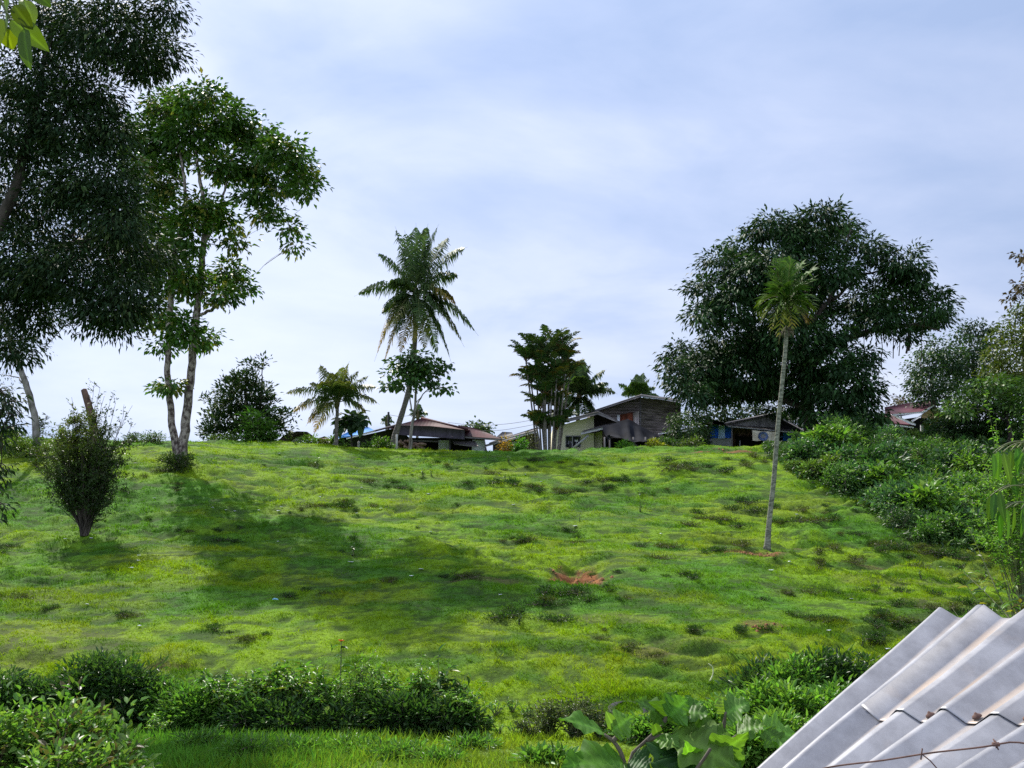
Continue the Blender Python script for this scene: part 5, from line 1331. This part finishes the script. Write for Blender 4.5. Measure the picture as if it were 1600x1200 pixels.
# orange flower
def flower():
    b_ = G(533, 1140); Y = b_[1]; tp = P(533, 1003, Y)
    root = thing('flower', 'single orange flower on a tall dark stem', 'flower', b_)
    g = Geo(); g.tube(spline([b_ - (0, 0, .05), P(531, 1080, Y), P(533, 1030, Y), tp], 10), np.linspace(.022, .010, 10), 6); g.build('stem', 'stem', root)
    g = Geo(); n = 14; a = np.arange(n) * 2.4
    g.leaves(np.repeat(tp[None], n, 0), np.stack([np.cos(a), np.sin(a), .5 + .5 * rng.random(n)], 1), np.tile([0, 0, 1.0], (n, 1)), .09, .05, jit((.62, .12, .03), n, .2, .1), 'leaf'); g.build('petals', 'leaf', root)
    g = Geo(); n = 10; a = rng.random(n) * 6.28; t_ = .45 + .5 * rng.random(n)
    pos = b_ + (tp - b_) * t_[:, None]
    g.leaves(pos, np.stack([np.cos(a), np.sin(a), .35 * np.ones(n)], 1), np.tile([0, 0, 1.0], (n, 1)), .30, .09, jit((.05, .12, .03), n), 'leaf', droop=.3); g.build('leaves', 'leaf', root)
flower()
# fern frond
b_ = G(500, 1152); g = Geo()
root = thing('fern', 'pale fern frond arching out of the dark undergrowth', 'fern', b_)
for px1, r1 in ((514, 1102), (478, 1130), (470, 1120)):
    g = Geo(); frond_geo(g, b_, P(px1, r1, b_[1] - .3), .25, .16, 16, droopL=.15, c1=(.12,.19,.06), c2=(.20,.28,.10), w=.016, r0=.006, rachis=(.12,.13,.06)); g.build('frond', 'leaf', root)
# brown-stemmed clump and bits right of it
BS = ((.045,.070,.022),(.095,.125,.035))
ditch(858, 1152, 1082, 'brown stemmed leafy clump centre left of the tyre', 'herb', .55, stems=34, lps=14, LL=.14, LW=.045, c=BS, sub=1)
ditch(900, 1154, 1078, 'tallest brown stemmed clump left of the tyre', 'herb', .6, stems=36, lps=14, LL=.14, LW=.045, c=BS, sub=1)
ditch(938, 1154, 1092, 'brown stemmed leafy clump touching the tyre', 'herb', .5, stems=28, lps=12, LL=.13, LW=.045, c=BS, sub=1)
ditch(830, 1154, 1118, 'low brown stemmed clump at the left of its row', 'herb', .4, stems=20, lps=10, LL=.12, LW=.045, c=BS, sub=1)
ditch(965, 1156, 1125, 'low leafy sprig in front of the tyre', 'herb', .6, stems=16, lps=14, LL=.13, LW=.05, c=MD, sub=1)
for i, (px, row) in enumerate([(775, 1118), (800, 1112), (822, 1120), (782, 1148), (806, 1150)]):
    ditch(px, row, row - 24, ['small sprig left of the brown stemmed clumps', 'lone sprig nearest the grass slope', 'sprig just behind the low brown clump', 'front sprig at the ditch lip', 'second front sprig at the ditch lip'][i], 'herb', .3, stems=9, lps=8, LL=.11, LW=.04, c=MD, sub=0)
for px, row, top, rad, lab in [(470, 1182, 1160, .5, 'low weedy tuft on the strip of grass below the ditch'), (560, 1176, 1158, .6, 'darker weedy tuft on the grass strip right of the first'), (625, 1185, 1168, .5, 'small weedy tuft in the middle of the grass strip'),
                               (740, 1170, 1158, .4, 'tiny tuft at the right end of the ditch shadow'), (390, 1190, 1160, .5, 'weedy tuft beside the low bright bush at the bottom left'), (310, 1175, 1150, .4, 'thin tuft on the bare brown patch'), (690, 1196, 1180, .4, 'tuft cut by the bottom edge of the picture')]:
    ditch(px, row, top, lab, 'mound', rad, LL=.12, LW=.03, c=MD, n=900)
# tyre
b_ = G(982, 1112)
root = thing('tyre', 'dark ribbed tyre half sunk among the leaves', 'tyre', b_)
g = Geo(); n = 40
th = np.linspace(0, 2 * math.pi, n)
cen = np.array([b_[0], b_[1] + .1, b_[2] - .05])
prof = [(.30, -.10), (.40, -.115), (.47, -.10), (.49, 0), (.47, .10), (.40, .115), (.30, .10)]
V = []
for i in range(n):
    ca, sa = math.cos(th[i]), math.sin(th[i])
    for r_, z_ in prof:
        rr = r_ + (.012 if (i % 2 and r_ > .45) else 0)
        V.append((cen[0] + ca * rr, cen[1] + sa * rr * .98, cen[2] + z_ + .13 * sa))
k = len(prof); q = [(i * k + j, i * k + j + 1, (i + 1) * k + j + 1, (i + 1) * k + j) for i in range(n - 1) for j in range(k - 1)]
g.add(V, q); g.build('tread', 'tyre', root)
# bushes at the right foot
for px, row, top, rad, lab, kind, kw in [
    (1195, 1120, 1040, .7, 'dark upright shrub at the left end of the right foot bushes', 'mound', dict(c=DK, n=3000)),
    (1240, 1125, 1035, .7, 'bush with a yellow leaf beside the right foot bushes', 'mound', dict(c=MD, n=3600)),
    (1285, 1120, 1030, .7, 'dark pointed bush behind the metal sheet corner', 'mound', dict(c=DK, n=3200)),
    (1335, 1115, 1020, .75, 'tallest dark bush beside the metal sheet edge', 'mound', dict(c=DK, n=3400)),
    (1170, 1150, 1085, .7, 'bright leafy bush left of the right foot bushes', 'mound', dict(c=BR, n=3400)),
    (1215, 1155, 1075, .75, 'bright leafy bush in the front of the right foot bushes', 'mound', dict(c=BR, n=4200)),
    (1265, 1155, 1078, .75, 'mid green bush close to the metal sheet edge', 'mound', dict(c=BR, n=4200)),
    (1310, 1150, 1075, .7, 'leafy bush half hidden by the metal sheet', 'mound', dict(c=MD, n=3400)),
    (1125, 1160, 1105, .6, 'leafy bush just behind the large-leaved plant', 'mound', dict(c=BR, n=3000)),
    (1070, 1160, 1118, .6, 'low leafy bush hidden behind the large-leaved plant', 'mound', dict(c=MD, n=2600)),
    (1230, 1190, 1120, .7, 'nearest leafy bush left of the metal sheet', 'mound', dict(c=BR, n=4200)),
    (1180, 1195, 1140, .6, 'leafy bush under the right leaves of the large-leaved plant', 'mound', dict(c=BR, n=3400)),
    (1020, 1158, 1130, .6, 'low weedy bush left behind the large-leaved plant', 'mound', dict(c=MD, n=2200)),
    (860, 1205, 1178, .4, 'small leafy bush at the bottom edge left of the large-leaved plant', 'mound', dict(c=MD, n=1400))]:
    ditch(px, min(row, 1199), top, lab, kind, rad, **{**dict(LL=.15, LW=.065), **kw})
b_ = G(1233, 1122); tp = P(1233, 1066, b_[1] - .5); g = Geo()
g.leaves(np.array([tp, tp + (0.02, 0, .05), tp - (.05, 0, 0)]), np.array([(.3, -.2, -1.0), (-.4, 0, -1), (.5, .1, .3)]), np.array([(0, -1.0, .3)] * 3), .17, .09, np.array([(.50, .33, .03)] * 3), 'leaf')
g.tube([tp, (tp + b_) / 2, b_], .008, 4, (.1, .12, .04))
o = g.build('withered_leaf', 'leaf', None, origin=b_); tag(o, 'bright yellow withered leaf among the right foot bushes', 'leaf')
# pale bent stem
b_ = G(1108, 1068); g = Geo()
g.tube(spline([b_, P(1114, 1052, b_[1]), P(1113, 1042, b_[1]), P(1107, 1037, b_[1])], 12), np.linspace(.022, .012, 12), 6)
M['pale_stem'] = noise_mat('pale_stem', (.45, .50, .22), (.6, .62, .36), 8, .6, bump=0)
o = g.build('grass_stem', 'pale_stem', None, origin=b_); tag(o, 'pale curved stem bent over on the lower slope', 'stem')

# front left bush (near)
for px, row, top, Y, rad, lab, n, cc in [(40, 1260, 1105, 12.3, .70, 'bright leafy bush in the lower left corner', 5200, BR), (120, 1255, 1098, 12.6, .66, 'bright bush with pale top leaves near the lower left corner', 5200, BR), (-30, 1255, 1120, 12.1, .65, 'leafy bush cut by the lower left edge', 3400, BR), (175, 1265, 1165, 12, .45, 'low bright bush right of the lower left bushes', 2800, BR), (90, 1290, 1160, 11.4, .65, 'nearest bright bush at the bottom left edge', 4200, BR)]:
    b_ = P(px, row, Y); b_[2] = gxy(b_[0], b_[1]); hh = P(px, top, Y)[2] - b_[2]
    mound('shrub', lab, 'shrub', b_, rad, rad * .8, hh, .11, .055, (.09,.19,.03), (.20,.34,.07), n=n, lumps=14, droop=.2, up=.2, clump=.10, per=8, c3=(.10, .09, .04))

# ------------------------------------------------------------------ big leaves
def bigleaf(name, parent, base, tip, width, nrm, c, lobes=0, droop=.12, fold=.15, n=15, mat='thin', wavy=.04):
    base = np.asarray(base, float); tip = np.asarray(tip, float)
    D = tip - base; Ln = np.linalg.norm(D); D = D / Ln
    nrm = np.asarray(nrm, float); S = np.cross(D, nrm); S /= np.linalg.norm(S); U = np.cross(S, D)
    t = np.linspace(0, 1, n)
    w = np.sin(np.clip(t, 0, 1) ** .72 * math.pi) ** .8 * .5
    if lobes: w = w * (1 + .24 * np.sin(t * math.pi * 2 * (lobes + .6) + .5)) * (1.1 - .2 * t)
    w[0] = .02; w[-1] = .004
    cols = [-1, -.75, -.5, -.25, 0, .25, .5, .75, 1]
    V = []; CC = []
    ph = rng.random() * 6
    c = jit(c, 1, .18, .1)[0]
    for i in range(n):
        mid = base + D * t[i] * Ln + U * (-droop * Ln * (t[i] - .25) ** 2 + droop * Ln * .06)
        for s in cols:
            hgt = fold * abs(s) * w[i] * width * 1.0 + wavy * width * math.sin(t[i] * 9 + ph + s * 2) * abs(s) + .030 * width * math.cos((t[i] * 6.5 - abs(s) * 1.1) * 6.283) * min(1, abs(s) * 2) * (1 if lobes else 0) - .10 * width * (abs(s) ** 2) * w[i]
            V.append(mid + S * s * w[i] * width + U * hgt)
            vn = math.cos((t[i] * 6.5 - abs(s) * 1.1) * 6.283); CC.append(c * (1.7 if s == 0 else 1.0 + (.35 if vn > .8 and lobes else 0)))
    q = [(i * 9 + j, i * 9 + j + 1, (i + 1) * 9 + j + 1, (i + 1) * 9 + j) for i in range(n - 1) for j in range(8)]
    g = Geo(); g.add(V, q, None, np.clip(CC, 0, 1)); return g.build(name, mat, parent, smooth=True)
def eggplant():
    Y = 3.4
    b0 = P(985, 1420, Y); b0[2] = .0 + gxy(b0[0], b0[1])
    root = thing('large_leaved_plant', 'large-leaved plant with lobed leaves in the foreground', 'plant', b0)
    g = Geo(); 
    st = [[b0 - (0, 0, .05), P(985, 1330, Y), P(975, 1200, Y), P(992, 1172, Y), P(1020, 1150, Y), P(1037, 1132, Y)],
          [P(977, 1200, Y), P(968, 1172, Y), P(958, 1158, Y), P(944, 1148, Y)], [P(958, 1158, Y), P(965, 1148, Y), P(962, 1138, Y)],
          [P(1010, 1158, Y), P(1030, 1150, Y), P(1055, 1150, Y - .03)], [P(1037, 1132, Y), P(1040, 1122, Y), P(1047, 1110, Y)],
          [P(985, 1330, Y), P(1060, 1250, Y - .1), P(1120, 1180, Y), P(1150, 1150, Y), P(1190, 1138, Y + .1)], [P(1120, 1180, Y), P(1130, 1140, Y), P(1134, 1113, Y)],
          [P(985, 1330, Y), P(1050, 1240, Y - .2), P(1090, 1200, Y - .2), P(1110, 1170, Y - .2)]]
    for i, s in enumerate(st):
        sp = spline(np.array(s), 14); g.tube(sp, np.linspace(.015 if i in (0,) else .009, .005, 14), 8)
    g.build('stem', 'twig', root, smooth=True)
    LT, MDc, DKc = (.120, .225, .040), (.070, .160, .020), (.028, .075, .018)
    for (bx, by, tx, ty, w, dY, nr, c, lob) in [
        (942,1145,876,1117,.085,-.05,(0,-.5,1),MDc,1.5),(956,1143,988,1118,.075,.0,(0,-1,.5),LT,1.5),(960,1140,948,1112,.03,0,(0,-1,.4),LT,0),
        (1040,1128,998,1090,.10,.02,(.2,-.5,.9),MDc,2),(1042,1128,1056,1082,.10,0,(0,-1,.6),MDc,2),(1047,1120,1072,1092,.085,-.05,(0,-1,.5),LT,2),
        (1062,1116,1110,1112,.085,.0,(0,-.5,1),MDc,2),(1062,1112,1100,1094,.06,.05,(0,-.7,.8),MDc,1.5),
        (1134,1116,1170,1095,.085,0,(0,-.8,.8),LT,2),(1134,1116,1128,1084,.06,.05,(.3,-1,.4),LT,1.5),
        (1150,1146,1196,1130,.09,.0,(0,-.5,1),MDc,2),(1190,1138,1246,1150,.10,.05,(0,-.7,.8),LT,2),(1195,1140,1222,1172,.07,0,(.2,-.9,.6),MDc,1.5),
        (1050,1148,1158,1196,.17,-.12,(.25,-.75,.8),LT,2.5),(1066,1134,1142,1150,.10,.0,(.1,-.8,.7),MDc,2),
        (1100,1190,1170,1150,.11,-.1,(.6,-.8,.3),LT,1.5),(1060,1170,1030,1210,.12,-.1,(-.3,-.9,.3),DKc,2),(1060,1165,1092,1215,.15,-.12,(.2,-1,.2),DKc,2),
        (974,1194,880,1190,.14,-.1,(0,-.6,.9),MDc,2),(965,1212,900,1200,.09,-.12,(0,-.6,.9),DKc,2),(984,1190,1015,1200,.10,-.05,(.2,-1,.5),DKc,2),
        (1030,1152,1062,1165,.06,-.08,(0,-.8,.8),LT,1.5),(1028,1150,1022,1128,.03,0,(0,-1,.3),LT,0),(1120,1180,1150,1210,.12,-.1,(.3,-.9,.4),MDc,2),(1080,1200,1075,1165,.07,-.15,(0,-1,.3),(.12,.26,.04),1.5)]:
        bigleaf('leaf', root, P(bx, by, Y + dY * .3), P(tx, ty, Y + dY - .03), w * 1.22, nr, c, lob, droop=.2, fold=.22, n=33, wavy=.055)
eggplant()
# right edge hanging-leaf branch
def hanging(name, label, Y, branch, leaves, parent_base, c1, c2, r=.012):
    b0 = np.array(parent_base, float)
    root = thing(name, label, 'branch' if 'branch' in label else 'tree', b0)
    g = Geo()
    for s in branch:
        sp = spline(np.array([p if not isinstance(p, tuple) or len(p) > 3 else p for p in s]), 12); g.tube(sp, np.linspace(r * (2.2 if s is branch[0] else 1), r * .5, 12), 6)
    for (ax, ay, bx, by, tx, ty, w) in leaves:
        dY = rng.normal() * .06
        A, B_, T_ = P(ax, ay, Y + dY), P(bx, by, Y + dY), P(tx, ty, Y + dY + rng.normal() * .05)
        mid = (A + B_) / 2 + (0, 0, .25 * np.linalg.norm(A - B_))
        g.tube(bez(A, mid, B_, 8), .0028 * Y / 4, 5)
        bigleaf('leaf', root, B_, T_, w, (rng.normal() * .5, -1, .3), mixc(c1, c2, rng.random()), 0, droop=.15, fold=.3, n=11)
    g.build('stem', 'stem', root, smooth=True)
    return root
Yh = 5.6
hb = np.array([*P(1720, 1100, Yh)[:2], 0]); hb[2] = gxy(hb[0], hb[1])
lv = []
for (ax, ay, bx, by, ln) in [(1600,690,1552,708,42),(1598,690,1560,705,46),(1600,692,1568,706,52),(1600,690,1580,704,40),(1605,690,1590,700,44),(1605,695,1598,706,40),(1600,758,1548,775,36),(1600,758,1554,770,45),(1598,760,1562,768,50),
                             (1600,785,1560,798,48),(1600,785,1572,795,52),(1602,785,1584,792,46),(1605,785,1596,796,50),(1610,700,1606,712,50),(1612,760,1600,775,55),(1600,740,1585,745,34)]:
    lv.append((ax, ay, bx, by, bx + rng.normal() * 5, by + ln, .042))
hanging('hanging_leaf_tree', 'nearby tree with long hanging leaves at the right edge', Yh,
        [[hb, P(1700, 900, Yh), P(1680, 760, Yh), P(1650, 690, Yh)], [P(1690, 820, Yh), P(1640, 770, Yh), P(1600, 758, Yh)], [P(1680, 760, Yh), P(1635, 705, Yh), P(1598, 690, Yh)], [P(1695, 850, Yh), P(1640, 800, Yh), P(1600, 785, Yh)]], lv, hb, (.040,.115,.018), (.085,.165,.020), .016)
for px, top, row, lab, cc, LLx in [(1605, 860, 960, 'yellowing leafy plant at the right edge below the hanging leaves', ((.16,.15,.03),(.26,.24,.04)), .10), (1592, 890, 985, 'green leafy plant at the right edge above the metal sheet', ((.06,.13,.03),(.12,.20,.05)), .12), (1625, 840, 985, 'tall leafy plant cut by the right edge', ((.07,.12,.03),(.14,.20,.04)), .12), (1600, 665, 830, 'light green bush behind the hanging leaves', BR, .16)]:
    Yp = 9.0 if top != 665 else 30.0
    b_ = P(px, 1000, Yp); b_[2] = gxy(b_[0], b_[1]); hh = P(px, top, Yp)[2] - b_[2]
    herb('leafy_plant', lab, 'plant', b_, hh, .28 if Yp < 20 else 1.1, 16 if Yp < 20 else 40, LLx, LLx * .4, cc[0], cc[1], lps=34 if Yp < 20 else 60, start=.6, sub=2, droop=.5, bend=.15)
# top left near leaves
Yt = 2.6
tb = np.array([*P(-420, 800, Yt)[:2], 0.0]); tb[2] = gxy(tb[0], tb[1])
lv = [(8,-20,5,-5,12,52,.07),(20,0,22,8,50,46,.05),(10,20,18,30,75,78,.065),(5,25,8,45,20,78,.055),(15,30,38,45,44,108,.05),(-20,10,-8,30,-2,70,.06),(25,-15,38,0,52,38,.05),(0,-30,-15,-10,-20,40,.06),(30,-30,45,-20,80,10,.05)]
hanging('near_leaf_tree', 'close broad leaves dipping into the top left corner', Yt, [[tb, P(-430, 300, Yt), P(-330, -60, Yt), P(-180, -120, Yt), P(-60, -60, Yt), P(20, -10, Yt)], [P(-60, -60, Yt), P(0, 0, Yt), P(15, 30, Yt)], [P(-60, -60, Yt), P(10, -40, Yt), P(40, -20, Yt)]], lv, tb, (.035,.060,.008), (.15,.21,.010), .006)
# dark hanging sprays at the left edge
Ys = 12.0
sb = np.array([*P(-170, 1100, Ys)[:2], 0.0]); sb[2] = gxy(sb[0], sb[1])
tree('edge_tree', 'dark drooping leaf sprays hanging in at the left edge', 'tree', [[(-170,1300,.12),(-160,1000,.1),(-150,700,.08),(-120,560,.05)],[(-150,760,.05),(-90,640,.035),(-30,630,.02),(5,640,.01)],[(-155,850,.04),(-90,740,.03),(-30,720,.02),(0,730,.01)]],
     [(0,610,14,10),(15,625,16,12),(-10,640,25,14),(22,650,12,8),(-20,610,22,18),(-5,725,10,12),(-18,740,20,25),(-4,790,8,14),(-25,800,18,20),(-60,640,35,30),(-60,760,35,50),(0,690,10,8),(8,665,20,8)], Ys, 'bark_dark', 'dull', dens=420, per=7, LL=.105, LW=.032, c1=(.018,.035,.018), c2=(.04,.065,.03), droop=.8, clump=.055, limb=.012, shell=.2, twigs=8, dyk=.3, wob=.03)

# ------------------------------------------------------------------ corrugated metal sheets and barbed wire
def metal_mat():
    m, t, b, o = new_mat('galvanised_sheet')
    tc = t.nodes.new('ShaderNodeTexCoord')
    mp = t.nodes.new('ShaderNodeMapping'); mp.inputs['Scale'].default_value = (5, 5, 5)
    t.links.new(tc.outputs['Object'], mp.inputs[0])
    n = t.nodes.new('ShaderNodeTexNoise'); n.inputs['Scale'].default_value = 1.6; n.inputs['Detail'].default_value = 8; n.inputs['Roughness'].default_value = .65
    t.links.new(mp.outputs[0], n.inputs['Vector'])
    n2 = t.nodes.new('ShaderNodeTexNoise'); n2.inputs['Scale'].default_value = 7; n2.inputs['Detail'].default_value = 7
    t.links.new(tc.outputs['Object'], n2.inputs['Vector'])
    r = t.nodes.new('ShaderNodeValToRGB')
    r.color_ramp.elements[0].position = .32; r.color_ramp.elements[0].color = (.20, .20, .215, 1)
    r.color_ramp.elements[1].position = .62; r.color_ramp.elements[1].color = (.34, .34, .36, 1)
    t.links.new(n.outputs[0], r.inputs[0])
    r2 = t.nodes.new('ShaderNodeValToRGB')
    r2.color_ramp.elements[0].position = .60; r2.color_ramp.elements[0].color = (0, 0, 0, 1)
    r2.color_ramp.elements[1].position = .78; r2.color_ramp.elements[1].color = (1, 1, 1, 1)
    t.links.new(n2.outputs[0], r2.inputs[0])
    mx = t.nodes.new('ShaderNodeMix'); mx.data_type = 'RGBA'; mx.inputs[7].default_value = (.36, .27, .20, 1)
    t.links.new(r.outputs[0], mx.inputs[6])
    a = t.nodes.new('ShaderNodeAttribute'); a.attribute_name = 'Col'
    ml = t.nodes.new('ShaderNodeMath'); ml.operation = 'MULTIPLY_ADD'; ml.inputs[1].default_value = .35
    sx = t.nodes.new('ShaderNodeSeparateColor'); t.links.new(a.outputs['Color'], sx.inputs[0])
    t.links.new(r2.outputs[0], ml.inputs[0]); t.links.new(sx.outputs[0], ml.inputs[2]); ml.use_clamp = True
    t.links.new(ml.outputs[0], mx.inputs[0]); t.links.new(mx.outputs[2], b.inputs['Base Color'])
    b.inputs['Metallic'].default_value = .45; b.inputs['Roughness'].default_value = .45
    bp = t.nodes.new('ShaderNodeBump'); bp.inputs['Strength'].default_value = .12; bp.inputs['Distance'].default_value = .01
    t.links.new(n.outputs[0], bp.inputs['Height']); t.links.new(bp.outputs[0], b.inputs['Normal'])
    return m
M['sheet'] = metal_mat()
M['rusty_wire'] = noise_mat('rusty_wire', (.06, .03, .025), (.15, .08, .06), 30, .8, bump=0)
def sheet(label, bl, tl, br, tr, ribs, amp, ext=.45, n0=26, dent=0.0, off=0.0, rust=0.0, phase=0.0, name='corrugated_sheet', nl=60, s0=0, s1=1, t0=0, shadow=0):
    """bottom-left, top-left, bottom-right, top-right as photograph points with depth; ribs run bottom to top"""
    bl, tl, br, tr = [P(*q) for q in (bl, tl, br, tr)]
    bl2 = bl + (bl - tl) * ext; br2 = br + (br - tr) * ext
    A = tl - bl; B_ = br - bl
    if t0: bl2 = bl; br2 = br
    nr = np.cross(B_, A); nr /= np.linalg.norm(nr)
    if nr[1] > 0: nr = -nr
    prof = [(0, 1), (.05, 1.0), (.09, .94), (.34, .06), (.38, 0), (.52, 0), (.56, .06), (.90, .94), (.95, 1.0)]
    ss, hh = [], []
    for k in range(ribs):
        for f, z in prof: ss.append((k + f) / ribs); hh.append(z)
    ss.append(1.0); hh.append(1)
    ss = np.array(ss); hh = np.array(hh); kp = (ss >= s0) & (ss <= s1); ss = ss[kp]; hh = hh[kp]; ns = len(ss)
    V, CC = [], []
    ra = [1.0, 1.35, .95, 1.2, .85, 1.15, 1.0, 1.0]
    for j in range(nl):
        for i in range(ns):
            s = ss[i]
            t = j / (nl - 1); t = t0 + (1.0 - t0) * t
            tw2 = t if t0 else t * (1 + ext) - ext
            kk = min(int(s * ribs + 1e-6), 7)
            am_ = amp * (ra[kk] * (1 - (s * ribs) % 1) + ra[min(kk + 1, 7)] * ((s * ribs) % 1)) * (1 + .05 * math.sin(tw2 * 6 + (s * ribs) * .9))
            if 0 < s < 1: s = s + .0015 * math.sin(tw2 * 4.3 + s * 11) + .0008 * math.sin(tw2 * 11 + s * 31)
            p = (bl2 * (1 - s) + br2 * s) * (1 - t) + (tl * (1 - s) + tr * s) * t
            h_ = hh[i] * am_ * (1 - dent * math.exp(-((t - .80) / .07) ** 2 - ((s - .5) / .1) ** 2))
            w_ = .001 * math.sin(tw2 * 7 + s * 3) * min(1, s * 8) + dent * -.012 * math.exp(-((t - .80) / .08) ** 2 - ((s - .5) / .12) ** 2)
            V.append(p + nr * (h_ + w_ + off))
            q_ = (s * ribs) % 1; CC.append([min(1, float(rust * (.8 if .36 < q_ < .54 else .06) * (.3 + .9 * vnoise(t * 6, s * 9, 3)))), float(vnoise(s * 40, t * 2, 9)), 0])
    q = [(j * ns + i, j * ns + i + 1, (j + 1) * ns + i + 1, (j + 1) * ns + i) for j in range(nl - 1) for i in range(ns - 1)]
    g = Geo(); g.add(V, q, None, np.array(CC))
    o = g.build(name, 'sheet', None, origin=bl2)
    if t0:
        for k_ in (2, 3, 4):
            s_ = (k_ + .45) / ribs; tt = t0 + .03
            c_ = (bl2 * (1 - s_) + br2 * s_) * (1 - tt) + (tl * (1 - s_) + tr * s_) * tt + nr * (off + .004)
            gn = Geo(); gn.tube([c_, c_ + nr * .003, c_ + nr * .006, c_ + nr * .010], [.011, .010, .005, .002], 9)
            gn.build('nail', 'rusty_wire', o, smooth=False)
    md = o.modifiers.new('thickness', 'SOLIDIFY'); md.thickness = .0012
    tag(o, label, 'metal sheet')
    return o
SH = ((1212,1200,2.45), (1474,964,2.90), (1720,1209,1.79), (2110,993,2.09), 7, .030)
sheet('lower corrugated metal sheet with its bare left edge over the grass', *SH, rust=.5)
sheet('upper overlapping corrugated metal sheet with dented rib ends', *SH, dent=.5, off=.0045, rust=1.0, s0=1.08/7, t0=.27)
wr = thing('barbed_wire', 'rusty barbed wire stretched across the metal sheets', 'wire', P(1290, 1204, 2.0))
g = Geo(); g.tube(spline([P(1240, 1212, 2.05), P(1300, 1198, 2.0), P(1380, 1188, 1.97), (P(1450, 1177, 1.94)), P(1555, 1164, 1.9), P(1575, 1160, 1.9), P(1640, 1168, 1.88)], 30), .0017, 6); g.build('strand', 'rusty_wire', wr)
for px, row in ((1556, 1163), (1440, 1178)):
    g = Geo(); c_ = P(px, row, 1.925)
    for k in range(3 if px == 1556 else 1):
        d_ = rdir(1)[0] * .010; g.tube([c_ - d_, c_, c_ + d_], .0014, 5)
    if px == 1556: g.tube([c_ + (-.006, 0, 0), c_, c_ + (.006, 0, 0)], .004, 8)
    else: g.tube([c_, c_ + (.015, 0, -.012), c_ + (.03, 0, -.03)], .0012, 5)
    g.build('barb', 'rusty_wire', wr)
for o in ORG:
    try:
        if '_org' in o: del o['_org']
    except ReferenceError: pass
for o in list(SC.objects):
    if '_org' in o: del o['_org']
